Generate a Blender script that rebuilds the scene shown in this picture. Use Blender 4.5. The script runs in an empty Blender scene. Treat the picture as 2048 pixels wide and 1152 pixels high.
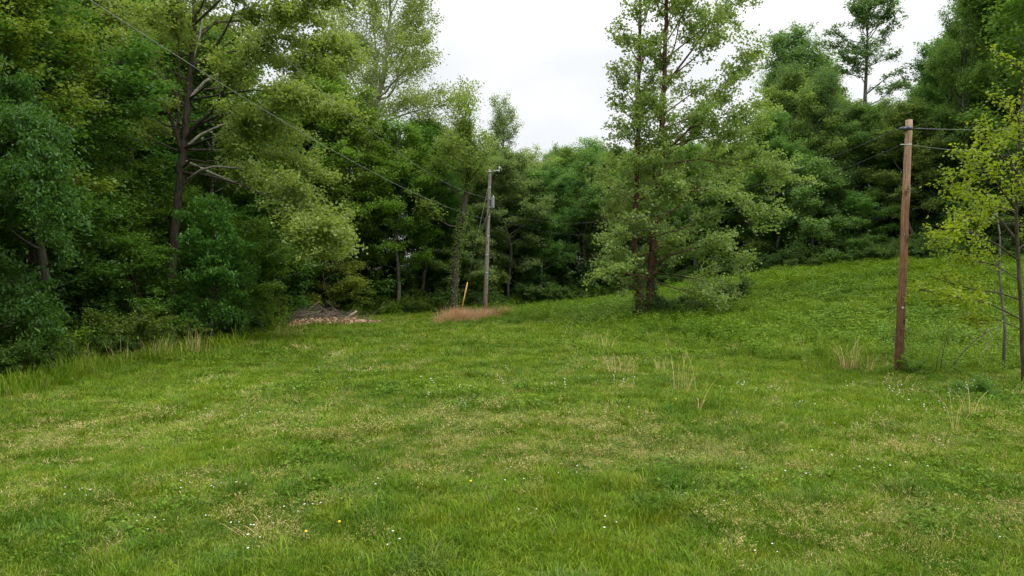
import bpy, math, random
import numpy as np
from mathutils import Vector

# ------------------------------------------------------------------ camera, sky, sun, exposure
scene = bpy.context.scene
COL = scene.collection
CAM_Z = 2.67
PITCH = math.radians(0.92)
cam_d = bpy.data.cameras.new('camera')
cam_d.sensor_width = 36.0
cam_d.lens = 24.0
cam_d.clip_end = 3000.0
cam = bpy.data.objects.new('camera', cam_d)
COL.objects.link(cam)
cam.location = (0, 0, CAM_Z)
cam.rotation_euler = (math.pi / 2 - PITCH, 0, 0)
scene.camera = cam

SUN_EL, SUN_AZ = math.radians(55), math.radians(118)      # azimuth clockwise from +Y
world = bpy.data.worlds.new('World')
scene.world = world
world.use_nodes = True
nt = world.node_tree
nt.nodes.clear()
out = nt.nodes.new('ShaderNodeOutputWorld')
sky = nt.nodes.new('ShaderNodeTexSky')
sky.sky_type = 'NISHITA'
sky.sun_disc = False
sky.sun_elevation = SUN_EL
sky.sun_rotation = SUN_AZ
bg1 = nt.nodes.new('ShaderNodeBackground')
bg1.inputs['Strength'].default_value = 0.1
nt.links.new(sky.outputs[0], bg1.inputs['Color'])
tc = nt.nodes.new('ShaderNodeTexCoord')
mp = nt.nodes.new('ShaderNodeMapping')
mp.inputs['Scale'].default_value = (1, 1, 2.6)
mp.inputs['Location'].default_value = (0.35, 0.1, 0.2)
nt.links.new(tc.outputs['Generated'], mp.inputs['Vector'])
nz = nt.nodes.new('ShaderNodeTexNoise')
nz.inputs['Scale'].default_value = 2.6
nz.inputs['Detail'].default_value = 6
nz.inputs['Roughness'].default_value = 0.5
nz.inputs['Distortion'].default_value = 0.4
nt.links.new(mp.outputs[0], nz.inputs['Vector'])
rp = nt.nodes.new('ShaderNodeValToRGB')
rp.color_ramp.elements[0].position = 0.36
rp.color_ramp.elements[0].color = (0.84, 0.865, 0.90, 1)
rp.color_ramp.elements[1].position = 0.60
rp.color_ramp.elements[1].color = (1.0, 1.0, 1.0, 1)
nt.links.new(nz.outputs[0], rp.inputs[0])
sep = nt.nodes.new('ShaderNodeSeparateXYZ')
nt.links.new(tc.outputs['Generated'], sep.inputs[0])
el = nt.nodes.new('ShaderNodeMapRange')                 # overcast: brighter overhead than at the horizon
el.inputs['From Min'].default_value = 0.30
el.inputs['From Max'].default_value = 1.0
el.inputs['To Min'].default_value = 0.745
el.inputs['To Max'].default_value = 2.5
nt.links.new(sep.outputs['Z'], el.inputs['Value'])
bg2 = nt.nodes.new('ShaderNodeBackground')
nt.links.new(rp.outputs[0], bg2.inputs['Color'])
nt.links.new(el.outputs[0], bg2.inputs['Strength'])
mx = nt.nodes.new('ShaderNodeMixShader')
mx.inputs[0].default_value = 0.93
nt.links.new(bg1.outputs[0], mx.inputs[1])
nt.links.new(bg2.outputs[0], mx.inputs[2])
nt.links.new(mx.outputs[0], out.inputs['Surface'])

sun_d = bpy.data.lights.new('sun', 'SUN')
sun_d.energy = 1.5
sun_d.angle = math.radians(22)
sun_d.color = (1.0, 0.96, 0.88)
sun = bpy.data.objects.new('sun', sun_d)
COL.objects.link(sun)
sdir = Vector((math.sin(SUN_AZ) * math.cos(SUN_EL), math.cos(SUN_AZ) * math.cos(SUN_EL), math.sin(SUN_EL)))
sun.rotation_euler = sdir.to_track_quat('Z', 'Y').to_euler()
sun.location = (20, 20, 60)

scene.view_settings.view_transform = 'Standard'
scene.view_settings.look = 'None'
scene.view_settings.exposure = 0.52
scene.view_settings.gamma = 1.0
scene.view_settings.use_curve_mapping = False
scene.cycles.max_bounces = 6
scene.cycles.diffuse_bounces = 4
scene.cycles.glossy_bounces = 2
scene.cycles.transmission_bounces = 3
scene.cycles.transparent_max_bounces = 4
scene.cycles.use_adaptive_sampling = True
scene.cycles.adaptive_threshold = 0.02
scene.cycles.use_denoising = True
scene.cycles.denoiser = 'OPENIMAGEDENOISE'
scene.cycles.denoising_input_passes = 'RGB_ALBEDO_NORMAL'
scene.cycles.caustics_reflective = False
scene.cycles.caustics_refractive = False

F = 1365.0
def ray(px, py):
    u, v = (px - 1024) / F, (576 - py) / F
    c, s = math.cos(PITCH), math.sin(PITCH)
    return Vector((u, c + v * s, -s + v * c))
def at(px, py, d):
    """the world point seen at a place of the photograph, d metres out along the view axis"""
    r = ray(px, py)
    return Vector((r.x / r.y * d, d, CAM_Z + r.z / r.y * d))

# ------------------------------------------------------------------ noise and terrain
def _h(ix, iy, s):
    n = (ix * 374761393 + iy * 668265263 + s * 974711) & 0xffffffff
    n = ((n ^ (n >> 13)) * 1274126177) & 0xffffffff
    return ((n ^ (n >> 16)) & 0xffff) / 65535.0
def vnoise(x, y, s=0):
    x = np.asarray(x, float); y = np.asarray(y, float)
    ix = np.floor(x).astype(np.int64); iy = np.floor(y).astype(np.int64)
    fx = x - ix; fy = y - iy
    fx = fx * fx * (3 - 2 * fx); fy = fy * fy * (3 - 2 * fy)
    a = _h(ix, iy, s); b = _h(ix + 1, iy, s); c = _h(ix, iy + 1, s); d = _h(ix + 1, iy + 1, s)
    return (a * (1 - fx) + b * fx) * (1 - fy) + (c * (1 - fx) + d * fx) * fy
def fbm(x, y, s=0, o=4):
    t, a, n = 0, 0.5, 0
    for k in range(o):
        t = t + a * vnoise(np.asarray(x) * 2 ** k, np.asarray(y) * 2 ** k, s + k); n += a; a *= 0.5
    return t / n
def sm(t):
    t = np.clip(t, 0, 1); return t * t * (3 - 2 * t)

BORDER = np.array([(-16.5, -30), (-15.0, 8), (-14.2, 18), (-13.6, 27), (-12.9, 35), (-13.6, 41), (-10.5, 47), (-5, 52), (2, 57),
                   (9, 60), (20, 56.5), (27, 51), (36, 48), (50, 44), (80, 30)], float)
def border_dist(x, y):
    """metres into the wood (positive) or out on the field (negative)"""
    x = np.atleast_1d(np.asarray(x, float)); y = np.atleast_1d(np.asarray(y, float))
    best = np.full(x.shape, 1e9); sg = np.zeros(x.shape)
    for a, b in zip(BORDER[:-1], BORDER[1:]):
        e = b - a
        t = np.clip(((x - a[0]) * e[0] + (y - a[1]) * e[1]) / (e @ e), 0, 1)
        dx = x - (a[0] + t * e[0]); dy = y - (a[1] + t * e[1])
        d = np.hypot(dx, dy)
        cr = e[0] * (y - a[1]) - e[1] * (x - a[0])
        m = d < best - 1e-9
        best = np.where(m, d, best); sg = np.where(m, np.sign(cr), sg)
    return best * sg
def ground(x, y):
    x = np.asarray(x, float); y = np.asarray(y, float)
    hx = np.interp(x, [-5, 1, 5, 9, 14, 20, 27, 36, 60], [0, 0.02, 0.35, 0.85, 1.8, 2.85, 3.65, 3.9, 4.2])
    z = hx * sm((y - 17) / 36.0) ** 0.85
    z = z + (fbm(x * 0.35, y * 0.35, 3, 3) - 0.5) * 0.16
    d = np.asarray(border_dist(x.ravel(), y.ravel())).reshape(x.shape)
    steep = np.interp(np.arctan2(x, np.maximum(y, 1)), [-0.5, -0.2, 0.05, 0.3, 0.6], [0.42, 0.14, 0.08, 0.16, 0.26])
    z = z + np.where(d > 1.5, steep * np.minimum(d - 1.5, 45) , 0)
    z = z - np.where((x < -3), 0.012 * np.clip(-3 - x, 0, 12), 0)
    return z
def gz(x, y):
    return float(ground(np.array([x]), np.array([y]))[0])
def on_ground(px, py):
    r = ray(px, py)
    lo, d = 2.0, 2.0
    while d < 120:
        if CAM_Z + r.z / r.y * d < gz(r.x / r.y * d, d): break
        lo = d; d += 0.25
    return Vector((r.x / r.y * d, d, gz(r.x / r.y * d, d)))

# ------------------------------------------------------------------ object helpers
def tag(o, label, cat, group=None, kind=None):
    if label: o['label'] = label
    if cat: o['category'] = cat
    if group: o['group'] = group
    if kind: o['kind'] = kind
    return o
def empty(name, loc, label, cat, group=None, rz=0.0, scale=1.0):
    o = bpy.data.objects.new(name, None)
    COL.objects.link(o)
    o.location = loc; o.rotation_euler = (0, 0, rz); o.scale = (scale,) * 3 if not hasattr(scale, '__len__') else scale
    o.empty_display_size = 0.2
    return tag(o, label, cat, group)
def link(name, mesh, parent=None, color=None):
    o = bpy.data.objects.new(name, mesh)
    COL.objects.link(o)
    o.parent = parent
    if color: o.color = (*color, 1)
    return o

class MB:
    def __init__(self): self.v, self.f, self.m, self.n = [], [], [], 0
    def tube(self, pts, rad, sides=6, mat=0, cap=True):
        P = np.asarray(pts, float); k = len(P)
        rad = np.broadcast_to(np.asarray(rad, float), (k,))
        T = np.gradient(P, axis=0); T /= np.linalg.norm(T, axis=1)[:, None] + 1e-9
        ref = np.array([0, 0, 1.0]) if abs(T[:, 2]).mean() < 0.8 else np.array([1.0, 0, 0])
        A = np.cross(T, ref); A /= np.linalg.norm(A, axis=1)[:, None] + 1e-9
        B = np.cross(T, A)
        an = np.arange(sides) * 2 * math.pi / sides
        R = P[:, None] + rad[:, None, None] * (np.cos(an)[None, :, None] * A[:, None] + np.sin(an)[None, :, None] * B[:, None])
        b = self.n
        self.v.append(R.reshape(-1, 3)); self.n += k * sides
        for i in range(k - 1):
            for j in range(sides):
                j2 = (j + 1) % sides
                self.f.append((b + i * sides + j, b + i * sides + j2, b + (i + 1) * sides + j2, b + (i + 1) * sides + j)); self.m.append(mat)
        if cap:
            self.f.append(tuple(b + j for j in range(sides))[::-1]); self.m.append(mat)
            self.f.append(tuple(b + (k - 1) * sides + j for j in range(sides))); self.m.append(mat)
    def box(self, c, s, rot=None, mat=0):
        c = np.asarray(c, float); s = np.asarray(s, float) / 2
        q = np.array([(x, y, z) for x in (-1, 1) for y in (-1, 1) for z in (-1, 1)]) * s
        if rot is not None: q = q @ np.asarray(rot).T
        b = self.n; self.v.append(q + c); self.n += 8
        for f in ((0, 1, 3, 2), (4, 6, 7, 5), (0, 4, 5, 1), (2, 3, 7, 6), (0, 2, 6, 4), (1, 5, 7, 3)):
            self.f.append(tuple(b + i for i in f)); self.m.append(mat)
    def mesh(self, name, mats, smooth=True):
        me = bpy.data.meshes.new(name)
        me.from_pydata(np.concatenate(self.v).tolist(), [], self.f)
        for m in mats: me.materials.append(m)
        me.polygons.foreach_set('material_index', self.m)
        me.polygons.foreach_set('use_smooth', [smooth] * len(self.f))
        me.update()
        return me

def tri_mesh(name, V, T, mat, v=None):
    """a mesh from numpy triangles with an optional per-face float named v"""
    me = bpy.data.meshes.new(name)
    me.vertices.add(len(V)); me.vertices.foreach_set('co', np.ascontiguousarray(V, np.float32).ravel())
    me.loops.add(len(T) * 3); me.loops.foreach_set('vertex_index', np.ascontiguousarray(T, np.int32).ravel())
    me.polygons.add(len(T)); me.polygons.foreach_set('loop_start', np.arange(len(T), dtype=np.int32) * 3)
    if v is not None:
        a = me.attributes.new('v', 'FLOAT', 'FACE'); a.data.foreach_set('value', np.ascontiguousarray(v, np.float32))
    me.materials.append(mat)
    me.update(calc_edges=True)
    return me

# ------------------------------------------------------------------ materials
def new_mat(name):
    m = bpy.data.materials.new(name); m.use_nodes = True
    m.node_tree.nodes.clear()
    return m, m.node_tree.nodes, m.node_tree.links
def math_node(N, L, op, a, b=None, c=None):
    n = N.new('ShaderNodeMath'); n.operation = op
    for i, x in enumerate((a, b, c)):
        if x is None: continue
        if isinstance(x, (int, float)): n.inputs[i].default_value = x
        else: L.new(x, n.inputs[i])
    return n.outputs[0]
def mixc(N, L, fac, a, b, mode='MIX'):
    n = N.new('ShaderNodeMix'); n.data_type = 'RGBA'; n.blend_type = mode
    for i, x in ((0, fac), (6, a), (7, b)):
        if isinstance(x, (int, float)): n.inputs[i].default_value = x
        elif isinstance(x, tuple): n.inputs[i].default_value = (*x, 1) if len(x) == 3 else x
        else: L.new(x, n.inputs[i])
    return n.outputs[2]
def noise(N, L, vec, scale, detail=3, rough=0.55):
    n = N.new('ShaderNodeTexNoise'); n.inputs['Scale'].default_value = scale
    n.inputs['Detail'].default_value = detail; n.inputs['Roughness'].default_value = rough
    if vec is not None: L.new(vec, n.inputs['Vector'])
    return n.outputs[0]
def rng_map(N, L, val, a, b, c=0.0, d=1.0):
    n = N.new('ShaderNodeMapRange')
    L.new(val, n.inputs[0])
    for i, x in enumerate((a, b, c, d)): n.inputs[i + 1].default_value = x
    return n.outputs[0]

def leaf_material(name, trans=0.46, rough=0.45, spec=0.28):
    m, N, L = new_mat(name)
    oi = N.new('ShaderNodeObjectInfo')
    at_ = N.new('ShaderNodeAttribute'); at_.attribute_name = 'v'
    v = at_.outputs['Fac']
    dark = mixc(N, L, 1.0, oi.outputs['Color'], (0.66, 0.74, 0.72), 'MULTIPLY')
    lite = mixc(N, L, 1.0, oi.outputs['Color'], (1.42, 1.26, 1.10), 'MULTIPLY')
    col = mixc(N, L, v, dark, lite)
    pr = N.new('ShaderNodeBsdfPrincipled')
    pr.inputs['Roughness'].default_value = rough
    pr.inputs['Specular IOR Level'].default_value = spec
    L.new(col, pr.inputs['Base Color'])
    tr = N.new('ShaderNodeBsdfTranslucent')
    L.new(mixc(N, L, 1.0, col, (1.35, 1.3, 0.55), 'MULTIPLY'), tr.inputs['Color'])
    mix = N.new('ShaderNodeMixShader'); mix.inputs[0].default_value = trans
    L.new(pr.outputs[0], mix.inputs[1]); L.new(tr.outputs[0], mix.inputs[2])
    o = N.new('ShaderNodeOutputMaterial'); L.new(mix.outputs[0], o.inputs['Surface'])
    return m
LEAF = leaf_material('leaf')

def bark_material(name, c0, c1, c2=None, patch=0.0, scale=9.0, stretch=0.25):
    m, N, L = new_mat(name)
    t = N.new('ShaderNodeTexCoord'); mpn = N.new('ShaderNodeMapping')
    mpn.inputs['Scale'].default_value = (1, 1, stretch)
    L.new(t.outputs['Object'], mpn.inputs['Vector'])
    n1 = noise(N, L, mpn.outputs[0], scale, 6, 0.65)
    n2 = noise(N, L, t.outputs['Object'], 2.2, 4, 0.6)
    col = mixc(N, L, rng_map(N, L, n1, 0.35, 0.65), c0, c1)
    if c2: col = mixc(N, L, rng_map(N, L, n2, 0.52 - patch, 0.58 - patch), col, c2)
    pr = N.new('ShaderNodeBsdfPrincipled'); pr.inputs['Roughness'].default_value = 0.9
    pr.inputs['Specular IOR Level'].default_value = 0.2
    L.new(col, pr.inputs['Base Color'])
    bp = N.new('ShaderNodeBump'); bp.inputs['Strength'].default_value = 0.7; bp.inputs['Distance'].default_value = 0.03
    L.new(n1, bp.inputs['Height']); L.new(bp.outputs[0], pr.inputs['Normal'])
    o = N.new('ShaderNodeOutputMaterial'); L.new(pr.outputs[0], o.inputs['Surface'])
    return m
BARK_DARK = bark_material('dark_bark', (0.028, 0.022, 0.016), (0.10, 0.082, 0.062))
BARK_GREY = bark_material('grey_bark', (0.06, 0.055, 0.045), (0.17, 0.155, 0.13), (0.12, 0.14, 0.085), -0.06)
BARK_PALE = bark_material('pale_bark', (0.20, 0.19, 0.15), (0.42, 0.40, 0.33), (0.13, 0.11, 0.085), -0.04)
BARK_RED = bark_material('reddish_bark', (0.045, 0.024, 0.016), (0.16, 0.085, 0.055))
DEADWOOD = bark_material('dead_wood', (0.15, 0.11, 0.085), (0.34, 0.275, 0.22))

def plain(name, col, rough=0.6, metal=0.0, spec=0.4, var=0.25, scale=14.0):
    m, N, L = new_mat(name)
    t = N.new('ShaderNodeTexCoord')
    n1 = noise(N, L, t.outputs['Object'], scale, 4, 0.6)
    c = mixc(N, L, n1, tuple(x * (1 - var) for x in col), tuple(min(1, x * (1 + var)) for x in col))
    pr = N.new('ShaderNodeBsdfPrincipled'); pr.inputs['Roughness'].default_value = rough
    pr.inputs['Metallic'].default_value = metal; pr.inputs['Specular IOR Level'].default_value = spec
    L.new(c, pr.inputs['Base Color'])
    o = N.new('ShaderNodeOutputMaterial'); L.new(pr.outputs[0], o.inputs['Surface'])
    return m
def pole_material(name, top, mid, low, h, crack=0.3):
    """weathered round timber: fine lengthwise grain, cracks, stain where it stands in the ground"""
    m, N, L = new_mat(name)
    t = N.new('ShaderNodeTexCoord'); mpn = N.new('ShaderNodeMapping')
    mpn.inputs['Scale'].default_value = (1, 1, 0.045)
    L.new(t.outputs['Object'], mpn.inputs['Vector'])
    g = noise(N, L, mpn.outputs[0], 42, 5, 0.7)
    bl = noise(N, L, t.outputs['Object'], 1.6, 4, 0.65)
    s = N.new('ShaderNodeSeparateXYZ'); L.new(t.outputs['Object'], s.inputs[0])
    hh = math_node(N, L, 'ADD', s.outputs['Z'], math_node(N, L, 'MULTIPLY', bl, h * 0.5))
    c = mixc(N, L, rng_map(N, L, hh, h * 0.35, h * 1.0), low, mid)
    c = mixc(N, L, rng_map(N, L, hh, h * 0.85, h * 1.25), c, top)
    c = mixc(N, L, 1.0, c, mixc(N, L, rng_map(N, L, g, 0.36, 0.62), (0.5, 0.48, 0.46), (1.15, 1.12, 1.1)), 'MULTIPLY')
    kn = N.new('ShaderNodeTexVoronoi'); kn.inputs['Scale'].default_value = 2.3
    mk = N.new('ShaderNodeMapping'); mk.inputs['Scale'].default_value = (1.6, 1.6, 0.7)
    L.new(t.outputs['Object'], mk.inputs['Vector']); L.new(mk.outputs[0], kn.inputs['Vector'])
    c = mixc(N, L, rng_map(N, L, kn.outputs['Distance'], 0.10, 0.20), mixc(N, L, 1.0, c, (0.35, 0.3, 0.28), 'MULTIPLY'), c)
    mc = N.new('ShaderNodeMapping'); mc.inputs['Scale'].default_value = (1, 1, 0.02); L.new(t.outputs['Object'], mc.inputs['Vector'])
    ck = noise(N, L, mc.outputs[0], 26, 3, 0.6)
    c = mixc(N, L, rng_map(N, L, math_node(N, L, 'ABSOLUTE', math_node(N, L, 'SUBTRACT', ck, 0.5)), 0.0, 0.022), mixc(N, L, 1.0, c, (0.3, 0.27, 0.25), 'MULTIPLY'), c)
    wz = noise(N, L, t.outputs['Object'], 3.5, 5, 0.7)
    c = mixc(N, L, rng_map(N, L, wz, 0.5, 0.75, 0, 0.35), c, (0.29, 0.25, 0.215))
    pr = N.new('ShaderNodeBsdfPrincipled'); pr.inputs['Roughness'].default_value = 0.85; pr.inputs['Specular IOR Level'].default_value = 0.25
    L.new(c, pr.inputs['Base Color'])
    bp = N.new('ShaderNodeBump'); bp.inputs['Strength'].default_value = 0.6; bp.inputs['Distance'].default_value = 0.01
    L.new(g, bp.inputs['Height']); L.new(bp.outputs[0], pr.inputs['Normal'])
    o = N.new('ShaderNodeOutputMaterial'); L.new(pr.outputs[0], o.inputs['Surface'])
    return m

def grass_material(name, deep, mid, yel, tan=(0.30, 0.25, 0.12), tan_amt=0.0, trans=0.3, lo=0.40, hi=0.60):
    m, N, L = new_mat(name)
    g = N.new('ShaderNodeNewGeometry'); oi = N.new('ShaderNodeObjectInfo')
    big = noise(N, L, g.outputs['Position'], 0.22, 4, 0.6)
    med = noise(N, L, g.outputs['Position'], 1.7, 5, 0.7)
    c = mixc(N, L, rng_map(N, L, big, lo, hi), deep, mid)
    c = mixc(N, L, rng_map(N, L, med, 0.44, 0.68, 0, 0.85), c, yel)
    at_ = N.new('ShaderNodeAttribute'); at_.attribute_name = 'v'
    c = mixc(N, L, at_.outputs['Fac'], mixc(N, L, 1.0, c, (0.6, 0.64, 0.6), 'MULTIPLY'), mixc(N, L, 1.0, c, (1.5, 1.4, 1.4), 'MULTIPLY'))
    c = mixc(N, L, oi.outputs['Random'], mixc(N, L, 1.0, c, (0.82, 0.86, 0.8), 'MULTIPLY'), mixc(N, L, 1.0, c, (1.18, 1.12, 1.2), 'MULTIPLY'))
    if tan_amt: c = mixc(N, L, rng_map(N, L, at_.outputs['Fac'], 1 - tan_amt, 1 - tan_amt + 0.02), c, tan)
    pr = N.new('ShaderNodeBsdfPrincipled'); pr.inputs['Roughness'].default_value = 0.6; pr.inputs['Specular IOR Level'].default_value = 0.18
    L.new(c, pr.inputs['Base Color'])
    tr = N.new('ShaderNodeBsdfTranslucent'); L.new(mixc(N, L, 1.0, c, (1.3, 1.25, 0.6), 'MULTIPLY'), tr.inputs['Color'])
    mix = N.new('ShaderNodeMixShader'); mix.inputs[0].default_value = trans
    L.new(pr.outputs[0], mix.inputs[1]); L.new(tr.outputs[0], mix.inputs[2])
    o = N.new('ShaderNodeOutputMaterial'); L.new(mix.outputs[0], o.inputs['Surface'])
    return m
GRASS = grass_material('lawn_grass', (0.070, 0.155, 0.005), (0.126, 0.224, 0.007), (0.200, 0.256, 0.019), tan_amt=0.05)
GRASS_BLUE = grass_material('broad_grass', (0.075, 0.145, 0.018), (0.100, 0.180, 0.024), (0.14, 0.20, 0.034), trans=0.25)
FORB = grass_material('leafy_weed', (0.078, 0.168, 0.011), (0.118, 0.218, 0.012), (0.160, 0.250, 0.020), trans=0.32)
STRAW = grass_material('straw', (0.46, 0.36, 0.17), (0.52, 0.42, 0.21), (0.56, 0.46, 0.25), trans=0.25)
RUSSET = grass_material('russet_grass', (0.40, 0.24, 0.14), (0.48, 0.31, 0.19), (0.52, 0.37, 0.24), trans=0.25)
SEED = grass_material('seed_head', (0.30, 0.28, 0.09), (0.35, 0.33, 0.12), (0.40, 0.36, 0.16), trans=0.25)
WHITE = plain('white_petal', (0.62, 0.62, 0.58), 0.7, var=0.08)
YELLOW = plain('yellow_petal', (0.75, 0.48, 0.02), 0.7, var=0.1)

def ground_material():
    m, N, L = new_mat('soil_and_thatch')
    g = N.new('ShaderNodeNewGeometry')
    n1 = noise(N, L, g.outputs['Position'], 0.22, 4, 0.6)
    n2 = noise(N, L, g.outputs['Position'], 6.0, 5, 0.7)
    n3 = noise(N, L, g.outputs['Position'], 40.0, 3, 0.7)
    c = mixc(N, L, rng_map(N, L, n1, 0.35, 0.65), (0.055, 0.100, 0.009), (0.085, 0.140, 0.012))
    c = mixc(N, L, rng_map(N, L, n2, 0.5, 0.72), c, (0.095, 0.10, 0.03))
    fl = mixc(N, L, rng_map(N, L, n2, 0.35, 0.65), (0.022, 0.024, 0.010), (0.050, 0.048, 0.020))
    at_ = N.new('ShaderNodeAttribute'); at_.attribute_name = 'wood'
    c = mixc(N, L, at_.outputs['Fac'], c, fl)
    c = mixc(N, L, 1.0, c, mixc(N, L, n3, (0.6, 0.6, 0.6), (1.4, 1.4, 1.4)), 'MULTIPLY')
    pr = N.new('ShaderNodeBsdfPrincipled'); pr.inputs['Roughness'].default_value = 0.95; pr.inputs['Specular IOR Level'].default_value = 0.1
    L.new(c, pr.inputs['Base Color'])
    bp = N.new('ShaderNodeBump'); bp.inputs['Strength'].default_value = 0.8; bp.inputs['Distance'].default_value = 0.05
    L.new(n2, bp.inputs['Height']); L.new(bp.outputs[0], pr.inputs['Normal'])
    o = N.new('ShaderNodeOutputMaterial'); L.new(pr.outputs[0], o.inputs['Surface'])
    return m

# ------------------------------------------------------------------ ground sheet
def axis(lo, hi, fine_lo, fine_hi, fine, coarse):
    a = np.arange(fine_lo, fine_hi + 1e-6, fine)
    l = [fine_lo]; s = fine
    while l[-1] > lo: s = min(s * 1.35, coarse); l.append(l[-1] - s)
    r = [fine_hi]; s = fine
    while r[-1] < hi: s = min(s * 1.35, coarse); r.append(r[-1] + s)
    return np.concatenate([l[:0:-1], a, r[1:]])
gx = axis(-300, 300, -40, 50, 0.6, 30); gy = axis(-150, 420, -8, 75, 0.6, 30)
GX, GY = np.meshgrid(gx, gy)
GZ = ground(GX, GY)
W, H_ = len(gx), len(gy)
idx = np.arange(W * H_).reshape(H_, W)
a, b, c, d = idx[:-1, :-1].ravel(), idx[:-1, 1:].ravel(), idx[1:, 1:].ravel(), idx[1:, :-1].ravel()
T = np.concatenate([np.stack([a, b, c], 1), np.stack([a, c, d], 1)])
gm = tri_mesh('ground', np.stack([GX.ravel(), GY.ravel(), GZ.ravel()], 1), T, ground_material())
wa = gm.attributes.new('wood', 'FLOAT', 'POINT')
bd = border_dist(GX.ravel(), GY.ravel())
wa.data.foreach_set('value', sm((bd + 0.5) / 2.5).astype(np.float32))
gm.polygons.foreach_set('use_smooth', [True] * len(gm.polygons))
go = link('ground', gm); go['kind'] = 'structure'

# ------------------------------------------------------------------ tree growing
def leaves_mesh(name, rng, pos, nrm, size, aspect, v, fold=0.16, rich=False, hang=None):
    n = len(pos)
    nrm = nrm / (np.linalg.norm(nrm, axis=1)[:, None] + 1e-9)
    t = rng.normal(size=(n, 3))
    if hang is not None: t = t * 0.45 + hang
    t -= (t * nrm).sum(1)[:, None] * nrm
    t /= np.linalg.norm(t, axis=1)[:, None] + 1e-9
    s = np.cross(nrm, t)
    sz = size * rng.uniform(0.65, 1.3, n)[:, None]
    w = sz * aspect / 2
    base = pos - t * sz * 0.5; tip = pos + t * sz * 0.5 - nrm * sz * 0.12
    if not rich:
        m = pos - t * sz * 0.06 + nrm * sz * fold * aspect
        V = np.stack([base, m + s * w, tip, m - s * w], 1).reshape(-1, 3)
        o = np.arange(n)[:, None] * 4
        T = np.concatenate([o + np.array([0, 2, 1]), o + np.array([0, 3, 2])], 1).reshape(-1, 3)
        return tri_mesh(name, V, T, LEAF, np.repeat(v, 2))
    m1 = pos - t * sz * 0.2 + nrm * sz * fold * aspect; m2 = pos + t * sz * 0.16 + nrm * sz * fold * aspect * 0.6
    V = np.stack([base, m1 + s * w * 0.9, m2 + s * w * 0.75, tip, m2 - s * w * 0.75, m1 - s * w * 0.9], 1).reshape(-1, 3)
    o = np.arange(n)[:, None] * 6
    T = np.concatenate([o + np.array(q) for q in ([0, 3, 2], [0, 2, 1], [0, 4, 3], [0, 5, 4])], 1).reshape(-1, 3)
    return tri_mesh(name, V, T, LEAF, np.repeat(v, 4))

def limb_path(rng, p0, az, el, L, curve, n=7, wob=0.12):
    P = [np.array(p0, float)]; st = L / (n - 1)
    for i in range(n - 1):
        P.append(P[-1] + st * np.array([math.cos(az) * math.cos(el), math.sin(az) * math.cos(el), math.sin(el)]))
        el += curve / (n - 1) + rng.normal() * wob * 0.6; az += rng.normal() * wob
    return np.array(P)
def along(P, s):
    x = s * (len(P) - 1); i = min(int(x), len(P) - 2); f = x - i
    return P[i] * (1 - f) + P[i + 1] * f, P[i + 1] - P[i]

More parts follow.
